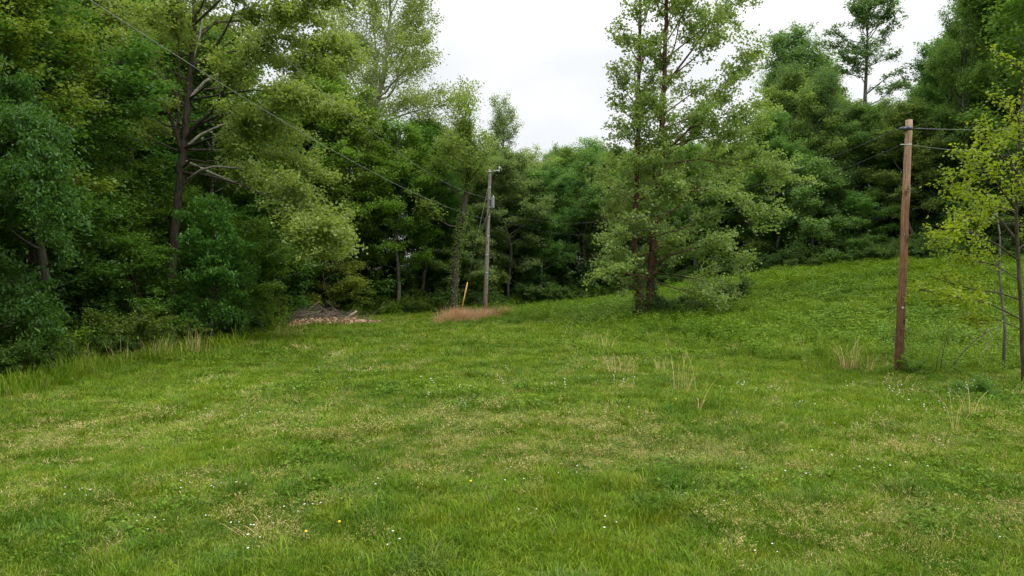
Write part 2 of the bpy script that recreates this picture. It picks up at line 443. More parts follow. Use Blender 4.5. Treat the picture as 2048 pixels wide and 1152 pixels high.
def grow(name, seed, trunks, barks, limbs=(), auto=(), sec=1.1, sec_len=0.42, sec_droop=0.0, twig_gap=0.32, twig=0.55, per=9, sig=0.13, flat=0.7,
         leaf=0.15, aspect=0.72, up=1.1, rich=False, hang=None, min_leaf_z=0.4, draw_twigs=False, sleeves=(), sparse=0.0, sides=8, limb_bare=0.35, tip_boost=1.0, dens=1.0, thin_top=0.0):
    """trunks: (points, r0, r1); limbs: (points, r0, bark); auto: (trunk index, t0, t1, count, reach(u, azimuth), elevation(u), bend, bark)"""
    rng = np.random.default_rng(seed)
    sec *= 1.5; twig_gap /= 1.8; per = int(per * 2.2 * dens)
    wood = MB(); tw_p, tw_d, tw_l = [], [], []
    allimbs = []
    for (P, r0, r1) in trunks:
        P = np.array([list(p) for p in P], float)
        t = np.linspace(0, 1, len(P))
        tt = np.linspace(0, 1, max(12, len(P) * 3))
        Q = np.stack([np.interp(tt, t, P[:, k]) for k in range(3)], 1)
        Q[1:-1] += rng.normal(size=(len(tt) - 2, 3)) * [r0 * 0.12, r0 * 0.12, 0]
        rr = r1 + (r0 - r1) * (1 - tt) ** 0.9
        rr[0] *= 1.35
        wood.tube(Q, rr, sides, 0)
    for (P, r0, bk) in limbs:
        allimbs.append((np.array([list(p) for p in P], float), r0, bk))
    for (ti, t0, t1, cnt, reach, elev, bend, bk) in auto:
        P = np.array([list(p) for p in trunks[ti][0]], float)
        tr0 = trunks[ti][1]
        a0 = rng.uniform(0, 6.28)
        for i in range(cnt):
            u = (i + rng.uniform(0.1, 0.9)) / cnt
            t = t0 + (t1 - t0) * u
            p, _ = along(P, min(t, 0.999))
            az = a0 + i * 2.399 + rng.normal() * 0.35
            L = reach(u, az) * rng.uniform(0.72, 1.18)
            if L < 0.3: continue
            e = elev(u) + rng.normal() * 0.14
            allimbs.append((limb_path(rng, p, az, e, L, bend + rng.normal() * 0.2), min(tr0 * 0.42, 0.011 * L + 0.014), bk))
    def twigs_on(P, L, s0, gap, mul=1.0):
        n = max(1, int(L * (1 - s0) / gap * mul))
        for k in range(n):
            s = s0 + (1 - s0) * (k + rng.uniform(0, 1)) / n
            p, dr = along(P, min(s, 0.999))
            dd = dr / (np.linalg.norm(dr) + 1e-9) * 0.6 + rng.normal(size=3) * [0.7, 0.7, 0.4] + [0, 0, 0.12]
            tw_p.append(p); tw_d.append(dd / np.linalg.norm(dd)); tw_l.append(twig * rng.uniform(0.5, 1.3))
    for (P, r0, bk) in allimbs:
        seg = np.linalg.norm(np.diff(P, axis=0), axis=1); L = seg.sum()
        wood.tube(P, np.linspace(r0, 0.010, len(P)), 5, bk, cap=False)
        if L < 1.2:
            twigs_on(P, L, 0.1, twig_gap); continue
        twigs_on(P, L, 0.6, twig_gap)
        ns = max(2, int(L * sec))
        side = 1
        for k in range(ns):
            s = limb_bare * (1 if L > 2.5 else 0.5) + (1 - limb_bare * 0.95) * (k + rng.uniform(0, 1)) / ns
            s = min(s, 0.985)
            p, dr = along(P, s)
            az = math.atan2(dr[1], dr[0]) + side * rng.uniform(0.45, 1.2); side = -side
            e = math.atan2(dr[2], math.hypot(dr[0], dr[1])) * 0.6 + rng.normal() * 0.3
            sl = max(0.5, L * sec_len * (1.1 - 0.65 * s) * rng.uniform(0.6, 1.3))
            S = limb_path(rng, p, az, e, sl, sec_droop + rng.normal() * 0.25, 5, 0.18)
            wood.tube(S, np.linspace(max(0.009, r0 * 0.38 * (1 - s * 0.5)), 0.005, 5), 3, bk, cap=False)
            twigs_on(S, sl, 0.12, twig_gap, tip_boost)
    tw_p = np.array(tw_p); tw_d = np.array(tw_d); tw_l = np.array(tw_l)
    if sparse:
        zt = tw_p[:, 2] / tw_p[:, 2].max()
        keep = rng.uniform(size=len(tw_p)) > sparse + thin_top * sm((zt - .2) / .5)
        tw_p, tw_d, tw_l = tw_p[keep], tw_d[keep], tw_l[keep]
    if draw_twigs:
        for p, dd, l in zip(tw_p, tw_d, tw_l):
            wood.tube([p, p + dd * l * 0.5 + [0, 0, -0.01], p + dd * l], [0.006, 0.005, 0.003], 3, 0, cap=False)
    k = np.repeat(np.arange(len(tw_p)), per)
    u = rng.uniform(0.15, 1.1, len(k))
    pos = tw_p[k] + tw_d[k] * (tw_l[k] * u)[:, None] + rng.normal(size=(len(k), 3)) * [sig, sig, sig * flat]
    tv = rng.uniform(size=len(tw_p))
    v = np.clip(0.55 * rng.uniform(size=len(k)) + 0.45 * tv[k], 0, 1)
    for (P, r, cnt) in sleeves:                     # climbing vine leaves on a trunk
        P = np.array([list(p) for p in P], float)
        s = rng.uniform(0, 1, cnt); x = s * (len(P) - 1); i = np.minimum(x.astype(int), len(P) - 2); f = (x - i)[:, None]
        c = P[i] * (1 - f) + P[i + 1] * f
        an = rng.uniform(0, 6.28, cnt); rad = r * rng.uniform(0.45, 1.15, cnt) * (0.7 + 0.6 * vnoise(s * 14, an * 1.5, seed))
        pos = np.concatenate([pos, c + np.stack([np.cos(an) * rad, np.sin(an) * rad, rng.normal(size=cnt) * 0.1], 1)])
        v = np.concatenate([v, 0.5 * rng.uniform(size=cnt)])
    ok = pos[:, 2] > min_leaf_z
    pos, v = pos[ok], v[ok]
    nrm = rng.normal(size=(len(pos), 3)) * 0.62 + [0, 0, up]
    lm = leaves_mesh(name + '_crown', rng, pos, nrm, leaf, aspect, v, rich=rich, hang=hang)
    wm = wood.mesh(name + '_trunk', barks)
    return wm, lm

def straight(rng, H, lean=(0, 0), wob=0.012):
    n = 8
    return [((lean[0] * t ** 1.2 + (rng.normal() * wob if 0 < t < 1 else 0)) * H, (lean[1] * t ** 1.2 + (rng.normal() * wob if 0 < t < 1 else 0)) * H, t * H - (0.4 if t == 0 else 0)) for t in np.linspace(0, 1, n)]

GAIN = 1.75
def place(name, proto, label, group, loc, rz, scale, color, cat='tree'):
    e = empty(name, loc, label, cat, group, rz, scale)
    link('trunk', proto[0], e)
    link('crown', proto[1], e, tuple(c * GAIN for c in color))
    return e
def place_shrub(name, proto, label, group, loc, rz, scale, color, cat='shrub'):
    e = empty(name, loc, label, cat, group, rz, scale)
    link('stems', proto[0], e)
    link('foliage', proto[1], e, tuple(c * 1.2 for c in color))
    return e
def local(pts, base):
    return [tuple(np.array(list(p)) - np.array(list(base))) for p in pts]

# filler species -------------------------------------------------------------------------------------------------
def dome(R, low=0.55, top=0.35, pk=0.35):
    def f(u, az):
        return R * (low + (1 - low) * min(1, u / pk)) if u < pk else R * (1 - (1 - top) * ((u - pk) / (1 - pk)) ** 1.6)
    return f
rg = np.random.default_rng(5)
def broad(seed, H, R, cb, n, **k):
    r = np.random.default_rng(seed)
    tr = straight(r, H, (r.normal() * 0.03, r.normal() * 0.03))
    kw = dict(sec=1.3, sec_len=0.5, per=9, leaf=0.168, twig_gap=0.37, twig=0.8, sig=0.2, dens=2.1)
    kw.update(k)
    return grow('broad%d' % seed, seed, [(tr, 0.0105 * H, 0.025)], [kw.pop('bark', BARK_GREY)],
                auto=[(0, cb, 0.985, n, dome(R), lambda u: 0.42 + 0.75 * u, 0.05, 0)], **kw)
BROAD = [broad(11, 16, 4.4, 0.16, 34), broad(12, 18, 4.8, 0.22, 34), broad(13, 15, 4.0, 0.12, 34, leaf=0.14, per=11), broad(14, 19, 4.2, 0.28, 32)]
LOWTREE = [grow('low%d' % s, s, [(straight(np.random.default_rng(s), 7.5, (0.05, 0.02)), 0.09, 0.02)], [BARK_DARK],
                auto=[(0, 0.1, 0.98, 26, dome(2.9, 0.75, 0.4, 0.35), lambda u: 0.35 + 0.75 * u, -0.35, 0)], sec=1.5, per=10, leaf=0.145, twig_gap=0.32, sec_droop=-0.3, flat=0.6, sig=0.2, up=1.1, dens=2.2) for s in (21, 22)]
FINE = grow('fine', 31, [(straight(np.random.default_rng(31), 15), 0.22, 0.03)], [BARK_DARK],
            auto=[(0, 0.12, 0.99, 46, dome(3.3, 0.8, 0.35, 0.3), lambda u: 0.5 + 0.7 * u, 0.5, 0)], sec=1.5, per=16, leaf=0.11, aspect=0.45, twig_gap=0.3, sig=0.2, up=0.4, dens=1.6)
WILLOWY = grow('willowy', 32, [(straight(np.random.default_rng(32), 15), 0.24, 0.03)], [BARK_GREY],
               auto=[(0, 0.15, 0.98, 40, dome(4.6, 0.8, 0.45, 0.4), lambda u: 0.6 + 0.6 * u, -0.7, 0)], sec=1.4, per=13, leaf=0.14, aspect=0.5, twig_gap=0.32, sec_droop=-0.5, sig=0.2, up=0.8, dens=1.3)
def bush(seed, H, n, **k):
    r = np.random.default_rng(seed)
    st = []
    for i in range(n):
        az = i * 2.399 + r.normal() * 0.4; e = r.uniform(0.55, 1.45)
        st.append((limb_path(r, (math.cos(az) * 0.12, math.sin(az) * 0.12, -0.1), az, e, H * r.uniform(0.65, 1.15), -0.35, 6, 0.15), 0.022, 0))
    kw = dict(sec=2.6, sec_len=0.4, dens=1.7, per=8, leaf=0.09, twig_gap=0.2, twig=0.3, sig=0.08, limb_bare=0.1, min_leaf_z=0.03, up=0.9)
    kw.update(k)
    return grow('bush%d' % seed, seed, [([(0, 0, -0.15), (0, 0, 0.05), (0.01, 0, 0.2)], 0.05, 0.03)], [kw.pop('bark', BARK_DARK)], limbs=st, **kw)
BUSH = [bush(41, 1.7, 13), bush(42, 2.2, 12, leaf=0.11), bush(43, 1.3, 15, leaf=0.075, per=10), bush(44, 1.9, 11, leaf=0.125, sec_droop=-0.3, flat=0.4)]

# ------------------------------------------------------------------ hero trees
# double-trunked tree standing alone in the field
D0 = 38.0
B0 = on_ground(1288, 640); D0 = B0.y
def h0(px, py, dd=0.0): return tuple(at(px, py, D0 + dd) - B0)
tl = [(h0(1276, 648)), h0(1279, 590, .1), h0(1268, 510, .1), h0(1273, 394, .2), h0(1275, 300, .3), h0(1276, 186, .3), h0(1280, 60, .4), h0(1282, -60, .4), h0(1284, -190, .4)]
tr_ = [(h0(1297, 636, .5)), h0(1302, 539, .4), h0(1308, 465, .3), h0(1316, 394, .2), h0(1319, 315, .1), h0(1324, 250, 0), h0(1329, 150, 0), h0(1333, 20, -.2), h0(1337, -120, -.2), h0(1340, -230, -.2)]
lim0 = [([h0(1320, 330), h0(1345, 292, -.3), h0(1379, 258, -.6), h0(1416, 212, -.9), h0(1465, 158, -1.1), h0(1505, 104, -1.2)], .085, 0),
        ([h0(1379, 258, -.6), h0(1420, 240, -.4), h0(1470, 232, -.2), h0(1530, 205, .2)], .045, 0),
        ([h0(1329, 172), h0(1362, 129, .4), h0(1388, 95, .7), h0(1416, 52, 1.0), h0(1468, 3, 1.2), h0(1510, -50, 1.3)], .075, 0),
        ([h0(1330, 140), h0(1350, 90, -.5), h0(1362, 30, -.9), h0(1375, -60, -1)], .05, 0),
        ([h0(1306, 532), h0(1340, 510, -1), h0(1378, 500, -1.6), h0(1415, 490, -1.8), h0(1450, 500, -2.0), h0(1485, 520, -2.1)], .05, 0),
        ([h0(1318, 352), h0(1350, 326, .8), h0(1400, 318, 1.4), h0(1460, 330, 1.8), h0(1520, 335, 2.1), h0(1570, 350, 2.2)], .06, 0),
        ([h0(1314, 400), h0(1360, 385, -.8), h0(1420, 378, -1.4), h0(1480, 395, -1.8), h0(1540, 430, -2.0)], .055, 0),
        ([h0(1308, 470), h0(1270, 478, -1), h0(1240, 470, -1.3), h0(1215, 480, -1.6)], .04, 0),
        ([h0(1274, 400), h0(1240, 380, .5), h0(1200, 372, .9)], .035, 0),
        ([h0(1303, 556), h0(1260, 548, -1.3), h0(1230, 545, -1.6), h0(1205, 552, -1.9)], .04, 0),
        ([h0(1303, 545), h0(1360, 552, 1.2), h0(1400, 560, 1.6), h0(1440, 578, 1.9), h0(1470, 585, 2.0)], .045, 0),
        ([h0(1300, 560), h0(1345, 575, -1.6), h0(1400, 590, -2.4), h0(1440, 598, -2.8)], .035, 0),
        ([h0(1322, 300), h0(1380, 280, 1.4), h0(1430, 272, 2.0), h0(1480, 264, 2.4), h0(1520, 262, 2.6)], .05, 0)]
def reach_l(u, az):
    s = math.cos(az); return (2.3 if s < 0 else 2.7) * (1.0 - 0.25 * u) * (1 + 0.25 * abs(math.sin(az)))
def reach_r(u, az):
    s = math.cos(az); return (2.2 + 2.0 * max(0, s)) * (1.05 - 0.35 * u) * (1 + 0.2 * abs(math.sin(az)))
HERO = grow('double', 101, [(tl, .19, .04), (tr_, .24, .05)], [BARK_RED],
            limbs=lim0, auto=[(0, .12, .98, 54, reach_l, lambda u: .35 + .6 * u, .35, 0), (1, .12, .98, 56, reach_r, lambda u: .25 + .65 * u, .25, 0)],
            sec=1.15, per=7, leaf=0.14, aspect=0.9, twig_gap=.26, twig=.6, sig=.15, up=.65, sparse=.12, thin_top=.12, dens=1.5, sleeves=[(tl[0:3], .34, 900), (tr_[0:2], .38, 500)], min_leaf_z=.25)
hero = place('broadleaf_tree', HERO, 'tall double-trunked tree standing alone out in the grass field', None, B0, 0, 1, (0.112, 0.168, 0.056))  # leaf tint includes painted gloss and sky veil, lighter and greyer

# big spreading tree with dark limbs at the wood's edge
D1 = 31.0
B1 = at(340, 640, D1); B1.z = gz(B1.x, B1.y) - .1
def h1(px, py, dd=0.0): return tuple(at(px, py, D1 + dd) - B1)
t1 = [(0, 0, -.2), h1(344, 520), h1(352, 430), h1(362, 340), h1(371, 270), h1(378, 200), h1(384, 120), h1(390, 40), h1(386, -60), h1(392, -170), h1(396, -260)]
lim1 = [([h1(362, 300), h1(351, 260, -.3), h1(330, 208, -.6), h1(322, 172, -.8), h1(297, 130, -1.0), h1(262, 95, -1.2)], .11, 0),
        ([h1(356, 268, -.2), h1(359, 167, -.6), h1(358, 87, -.8), h1(350, 10, -1)], .08, 0),
        ([h1(372, 280), h1(392, 250, -.5), h1(421, 226, -.9), h1(451, 174, -1.3), h1(486, 128, -1.7), h1(538, 73, -2.1), h1(590, 21, -2.4)], .11, 0),
        ([h1(374, 272), h1(405, 246, -.3), h1(441, 229, -.6), h1(469, 227, -.8), h1(500, 240, -1), h1(540, 262, -1.2)], .075, 0),
        ([h1(376, 290), h1(400, 270, .5), h1(427, 257, .8), h1(465, 243, 1.0), h1(520, 250, 1.3), h1(590, 275, 1.5)], .07, 1),
        ([h1(382, 150), h1(417, 115, -.6), h1(448, 66, -1), h1(465, 31, -1.3), h1(480, -20, -1.5), h1(500, -90, -1.7)], .08, 0),
        ([h1(366, 335), h1(382, 319, -.7), h1(410, 324, -1.0), h1(437, 321, -1.2), h1(472, 288, -1.5), h1(500, 278, -1.6)], .06, 0),
        ([h1(372, 366, -.1), h1(386, 352, -.8), h1(403, 340, -1.2), h1(430, 333, -1.5), h1(486, 337, -1.8), h1(531, 352, -2.0), h1(580, 385, -2.2), h1(620, 425, -2.3)], .085, 1),
        ([h1(380, 195), h1(410, 163, .6), h1(448, 142, 1.1), h1(510, 125, 1.6), h1(580, 120, 2.0), h1(650, 135, 2.3)], .08, 1),
        ([h1(384, 120), h1(400, 70, .3), h1(408, 20, .6), h1(414, -60, .8)], .07, 1),
        ([h1(384, 90), h1(430, 45, 1.0), h1(500, 40, 1.8), h1(560, 30, 2.2), h1(640, 40, 2.4)], .06, 0),
        ([h1(366, 320), h1(420, 345, 1.2), h1(480, 370, 2.0), h1(550, 395, 2.4), h1(620, 440, 2.4), h1(655, 480, 2.2)], .07, 1),
        ([h1(366, 345), h1(420, 352, -1.4), h1(490, 372, -2.4), h1(560, 410, -2.9), h1(620, 460, -3.0), h1(662, 470, -3.0)], .07, 0),
        ([h1(374, 300), h1(430, 300, 1.2), h1(500, 300, 2.0), h1(570, 320, 2.4), h1(640, 350, 2.4)], .06, 0),
        ([h1(380, 200), h1(440, 190, -1.2), h1(510, 180, -2), h1(580, 190, -2.4), h1(650, 215, -2.6)], .06, 0),
        ([h1(384, 130), h1(450, 105, 1.6), h1(540, 90, 2.4), h1(620, 90, 2.8), h1(690, 100, 3.0)], .06, 0),
        ([h1(388, 50), h1(440, 0, -1), h1(520, -30, -1.8), h1(600, -40, -2.2), h1(680, -20, -2.4)], .06, 0),
        ([h1(372, 260), h1(330, 250, .8), h1(280, 215, 1.4), h1(220, 205, 1.8)], .06, 0),
        ([h1(376, 220), h1(340, 170, 1.0), h1(280, 90, 1.7), h1(240, 30, 2.0)], .07, 0)]
def reach_1(u, az):
    s = math.cos(az); return (3.0 + 2.6 * max(0, s)) * (1.05 - .35 * u)
SYC = grow('spreading', 102, [(t1, .21, .05)], [BARK_DARK, BARK_PALE], limbs=lim1,
           auto=[(0, .30, .99, 26, reach_1, lambda u: .15 + .7 * u, .1, 0)], tip_boost=1.2, sec=1.35, sec_len=.34, per=7, leaf=.135, aspect=.9, twig_gap=.28, twig=.65, sig=.17, up=.8, sparse=.24, limb_bare=.6, sides=10, dens=2.2)
place('sycamore_tree', SYC, 'spreading tree with dark forking limbs, one pale arching limb, at the wood edge', None, B1, 0, 1, (0.122, 0.170, 0.050))

# pale tall sycamore behind
D2 = 58.0
B2 = at(700, 620, D2); B2.z = gz(B2.x, B2.y)
def h2(px, py, dd=0.0): return tuple(at(px, py, D2 + dd) - B2)
t2 = [(0, 0, -.3), h2(706, 500), h2(716, 380), h2(730, 280), h2(752, 205), h2(766, 160), h2(776, 90), h2(780, 10), h2(782, -60)]
lim2 = [([h2(755, 200), h2(775, 195, -.3), h2(790, 175, -.6), h2(800, 130, -.9), h2(815, 90, -1.2), h2(835, 40, -1.4), h2(850, -30, -1.5)], .13, 0),
        ([h2(752, 208), h2(752, 160, .5), h2(752, 100, .9), h2(745, 30, 1.2), h2(748, -50, 1.4)], .11, 0),
        ([h2(748, 215), h2(715, 185, .4), h2(694, 130, .9), h2(680, 60, 1.2), h2(668, -10, 1.5)], .09, 0),
        ([h2(738, 255), h2(780, 240, -.8), h2(820, 225, -1.4), h2(860, 215, -1.9), h2(900, 200, -2.2), h2(935, 190, -2.4)], .12, 0),
        ([h2(730, 285), h2(770, 280, -1), h2(810, 266, -1.6), h2(850, 275, -2), h2(890, 290, -2.2)], .09, 0),
        ([h2(790, 175, -.6), h2(830, 150, -.8), h2(865, 110, -1)], .06, 0),
        ([h2(772, 120), h2(800, 70, .6), h2(812, 10, 1)], .06, 0)]
PALE = grow('pale', 103, [(t2, .42, .05)], [BARK_PALE], limbs=lim2, auto=[(0, .38, .98, 40, lambda u, a: (6.4 + 1.2 * max(0, math.cos(a))) - 2.8 * u, lambda u: .25 + .7 * u, .3, 0)],
            sec=1.2, sec_len=.34, per=5, leaf=.155, aspect=.9, twig_gap=.36, twig=.85, sig=.27, up=.6, sparse=.2, dens=1.8, sleeves=[(t2[2:5], .8, 2600)])
place('sycamore_tree', PALE, 'tall airy sycamore with pale branching trunk rising against the white sky', None, B2, 0, 1, (0.130, 0.180, 0.060))

# vine-clad trunk behind the utility pole
D3 = 50.0
B3 = at(905, 612, D3); B3.z = gz(B3.x, B3.y)
def h3(px, py, dd=0.0): return tuple(at(px, py, D3 + dd) - B3)
t3 = [(0, 0, -.3), h3(909, 540), h3(917, 480), h3(925, 425), h3(934, 380), h3(938, 330), h3(934, 285), h3(930, 240), h3(930, 205)]
lim3 = [([h3(914, 455), h3(895, 450, -.4), h3(875, 435, -.7), h3(862, 415, -1), h3(840, 400, -1.2)], .09, 0),
        ([h3(935, 370), h3(955, 340, -.3), h3(972, 318, -.6)], .07, 0),
        ([h3(930, 400), h3(895, 370, .6), h3(860, 350, 1.0), h3(830, 330, 1.3)], .07, 0),
        ([h3(936, 340), h3(905, 310, -.6), h3(880, 280, -.9)], .06, 0)]
VINE = grow('vine', 104, [(t3, .30, .05)], [BARK_DARK], limbs=lim3, auto=[(0, .52, .99, 20, lambda u, a: 2.8 - 1.6 * u, lambda u: .4 + .6 * u, .3, 0)],
            sec=1.4, per=7, leaf=.14, aspect=.85, twig_gap=.34, sig=.26, sparse=.2, dens=1.9, sleeves=[(t3[4:8], .55, 2600), (t3[0:4], .40, 1400)])
place('vine_clad_tree', VINE, 'crooked dark trunk with a side limb and climbing vine behind the grey utility pole', None, B3, 0, 1, (0.115, 0.170, 0.045))

# slender upright tree on the skyline
D4 = 72.0
B4 = at(1003, 600, D4); B4.z = gz(B4.x, B4.y)
r4 = np.random.default_rng(44)
H4 = (at(1003, 212, D4) - B4).z
UPR = grow('upright', 105, [(straight(r4, H4 * .97), .26, .03)], [BARK_GREY], auto=[(0, .3, .97, 54, lambda u, a: 3.6 - 2.2 * max(0, u - .35), lambda u: .55 + .35 * u, .5, 0)],
           sec=1.3, sec_len=.22, per=7, leaf=.14, twig_gap=.34, twig=.5, sig=.24, sparse=.15, aspect=.8, dens=2.4)
place('poplar_tree', UPR, 'slender upright tree with airy oval top on the skyline above the pole', None, B4, 0, 1, (0.095, 0.150, 0.055))

# tall slim tree on the right skyline
D6 = 60.0
B6 = at(1731, 520, D6); B6.z = gz(B6.x, B6.y)
def h6(px, py, dd=0.0): return tuple(at(px, py, D6 + dd) - B6)
t6 = [(0, 0, -1.0), h6(1731, 420), h6(1730, 300), h6(1730, 200), h6(1733, 130), h6(1735, 60), h6(1731, 18)]
lim6 = [([h6(1731, 190), h6(1755, 170, -.5), h6(1780, 150, -.9), h6(1805, 138, -1.1)], .07, 0),
        ([h6(1731, 170), h6(1715, 140, -.3), h6(1708, 110, -.5)], .05, 0),
        ([h6(1730, 215), h6(1760, 200, .7), h6(1790, 175, 1.2), h6(1815, 168, 1.4)], .06, 0)]
SLIM = grow('slim', 106, [(t6, .26, .04)], [BARK_GREY], limbs=lim6, auto=[(0, .60, .99, 32, lambda u, a: 3.6 - 1.9 * abs(u - .45) * 1.4, lambda u: .2 + .7 * u, .4, 0)],
            sec=1.2, per=7, leaf=.165, twig_gap=.36, sig=.16, sparse=.28, aspect=.85, dens=1.9)
place('tulip_tree', SLIM, 'tall slim tree with straight bare stem and high airy crown above the field edge', None, B6, 0, 1, (0.060, 0.115, 0.040))

# young tree beside the brown pole
D7 = 16.4
B7 = on_ground(2046, 772); D7 = B7.y
def h7(px, py, dd=0.0): return tuple(at(px, py, D7 + dd) - B7)
t7 = [(0, 0, -.2), h7(2046, 700), h7(2042, 620), h7(2036, 520), h7(2032, 440), h7(2034, 350), h7(2040, 260), h7(2046, 170), h7(2050, 110)]
lim7 = [([h7(2043, 640), h7(2010, 622, -.2), h7(1975, 606, -.4), h7(1950, 600, -.5), h7(1920, 596, -.6), h7(1885, 590, -.7), h7(1850, 580, -.8)], .022, 0),
        ([h7(2040, 600), h7(2000, 586, .3), h7(1950, 580, .5), h7(1900, 566, .7), h7(1860, 552, .8)], .018, 0),
        ([h7(2036, 520), h7(1995, 490, -.4), h7(1950, 465, -.7), h7(1910, 455, -1), h7(1880, 470, -1.1)], .024, 0),
        ([h7(2034, 480), h7(2000, 440, .3), h7(1960, 400, .6), h7(1920, 370, .8), h7(1885, 345, .9)], .026, 0),
        ([h7(2033, 420), h7(1995, 370, -.5), h7(1960, 330, -.8), h7(1940, 300, -1)], .024, 0),
        ([h7(2034, 390), h7(2060, 330, -.4), h7(2085, 290, -.6), h7(2110, 250, -.7)], .024, 0),
        ([h7(2036, 340), h7(2010, 290, .2), h7(1985, 262, .3), h7(1960, 250, .3)], .02, 0),
        ([h7(2036, 500), h7(2080, 460, .3), h7(2120, 440, .4)], .02, 0),
        ([h7(2044, 660), h7(2000, 640, .6), h7(1960, 640, .9), h7(1920, 636, 1.1)], .014, 0),
        ([h7(2034, 450), h7(1985, 445, .9), h7(1940, 430, 1.5), h7(1900, 440, 1.9)], .018, 0),
        ([h7(2038, 560), h7(1990, 530, .8), h7(1945, 520, 1.2), h7(1900, 520, 1.5)], .018, 0)]
YOUNG = grow('young', 107, [(t7, .058, .012)], [BARK_DARK], limbs=lim7, auto=[(0, .45, .98, 14, lambda u, a: 1.3 - .4 * u, lambda u: .3 + .5 * u, .2, 0)],
             sec=2.2, sec_len=.34, per=5, leaf=.085, aspect=.75, twig_gap=.17, twig=.25, sig=.08, sparse=.2, dens=1.2, rich=True, draw_twigs=True, limb_bare=.45, up=.7, flat=1.1)
place('young_tree', YOUNG, 'young tree with thin dark stem and bright yellow-green leaves beside the brown pole', None, B7, 0, 1, (0.118, 0.166, 0.013))

# leafy near tree on the wood edge with hanging leaves
D8 = 19.0
B8 = at(-60, 740, D8); B8.z = gz(B8.x, B8.y)
def h8(px, py, dd=0.0): return tuple(at(px, py, D8 + dd) - B8)
t8 = [(0, 0, -.2), h8(-62, 600), h8(-58, 450), h8(-50, 300), h8(-56, 150), h8(-50, 20)]
lim8 = [([h8(-58, 330), h8(-10, 240, -.4), h8(35, 215, -.8), h8(70, 250, -1.1), h8(92, 320, -1.3)], .05, 0),
        ([h8(-60, 400), h8(-10, 340, -.6), h8(40, 325, -1), h8(80, 360, -1.3), h8(110, 420, -1.5)], .05, 0),
        ([h8(-60, 480), h8(-10, 430, .2), h8(45, 425, .3), h8(95, 455, .4), h8(130, 510, .4)], .05, 0),
        ([h8(-60, 590), h8(-20, 560, -.4), h8(20, 560, -.7), h8(60, 600, -.9), h8(80, 660, -1)], .04, 0),
        ([h8(-60, 620), h8(-15, 610, .4), h8(40, 600, .8), h8(85, 610, 1), h8(120, 650, 1.1)], .04, 0),
        ([h8(-55, 250), h8(-20, 190, .2), h8(15, 180, .4), h8(45, 215, .5)], .04, 0)]
NEARL = grow('hanging', 108, [(t8, .16, .05)], [BARK_DARK], limbs=lim8, auto=[(0, .15, .85, 16, lambda u, a: 2.0 - .8 * u, lambda u: .3 + .4 * u, -.7, 0)],
             sec=2.6, sec_len=.36, sec_droop=-.8, per=8, leaf=.115, aspect=.5, twig_gap=.18, twig=.34, sig=.12, dens=1.4, rich=True, hang=np.array([0, 0, -1.0]), up=.5, limb_bare=.2)
place('hickory_tree', NEARL, 'tree with glossy hanging dark green leaves beside the weedy wood margin', None, B8, 0, 1, (0.032, 0.078, 0.016))

# bushy round tree in front of the spreading one
B9 = at(425, 655, 28.0); B9.z = gz(B9.x, B9.y)
BUSHY = grow('bushy', 109, [(straight(np.random.default_rng(9), 5.6, (.03, 0)), .09, .02)], [BARK_DARK],
             auto=[(0, .12, .99, 44, dome(1.75, .75, .45, .4), lambda u: .1 + .9 * u, -.25, 0)], sec=2.2, per=9, leaf=.15, aspect=.5, twig_gap=.22, twig=.38, sig=.10, hang=np.array([0, 0, -.6]), up=.7)
place('round_tree', BUSHY, 'bushy dark green young tree in front of the spreading tree trunk', None, B9, 0, 1, (0.042, 0.110, 0.020))

# ------------------------------------------------------------------ the woods
SKY_X = [-400, 330, 390, 450, 550, 650, 720, 800, 870, 900, 935, 960, 985, 1035, 1045, 1100, 1150, 1200, 1300, 1500, 1545, 1570, 1600, 1650, 1690, 1790, 1825, 1850, 1880, 1915, 2600]
SKY_Y = [-260, -200, 0, 40, 70, 90, 160, 215, 225, 235, 245, 262, 310, 300, 318, 315, 296, 300, 300, 280, 180, 95, 95, 140, 175, 215, 190, 130, 40, -40, -160]
def allowed(x, y, R):
    px = 1024 + F * x / y
    dpx = R * F / y
    s = np.interp(np.linspace(px - dpx, px + dpx, 9), SKY_X, SKY_Y)
    ys = 0.65 * s.max() + 0.35 * np.interp(px, SKY_X, SKY_Y)
    return CAM_Z + (554 - ys) / F * y - gz(x, y)
rw = np.random.default_rng(77)
REG = [('left', 'in the shaded wood beside the long grass margin', 'trees of the wood along the grass margin'),
       ('back', 'in the wood behind the brush pile and grey pole', 'trees of the wood behind the grey pole'),
       ('right', 'in the wood on the rise behind the field', 'trees of the wood on the rise')]
TINT = {'left': [(0.047, 0.102, 0.018), (0.068, 0.122, 0.019), (0.036, 0.086, 0.018), (0.085, 0.134, 0.024)],  # left wood: shade of hillside and trees is put into these darker tints
        'back': [(0.060, 0.125, 0.028), (0.085, 0.150, 0.035), (0.050, 0.105, 0.030), (0.100, 0.155, 0.055)],
        'right': [(0.074, 0.145, 0.040), (0.084, 0.152, 0.042), (0.060, 0.124, 0.040), (0.098, 0.164, 0.048)]}
SPEC = [('broad', 'broadleaf tree', 'broadleaf_tree'), ('low', 'low understorey tree', 'understorey_tree'), ('fine', 'fine-leaved tree', 'fine_leaved_tree')]
placed = [(B1.x, B1.y, 2.5), (B2.x, B2.y, 2.5), (B3.x, B3.y, 2.0), (B4.x, B4.y, 2.0), (B6.x, B6.y, 2.5), (B8.x, B8.y, 1.5), (B9.x, B9.y, 1.0)]
def region(x, y):
    a = x / y
    return 0 if a < -0.10 else (1 if a < 0.16 else 2)
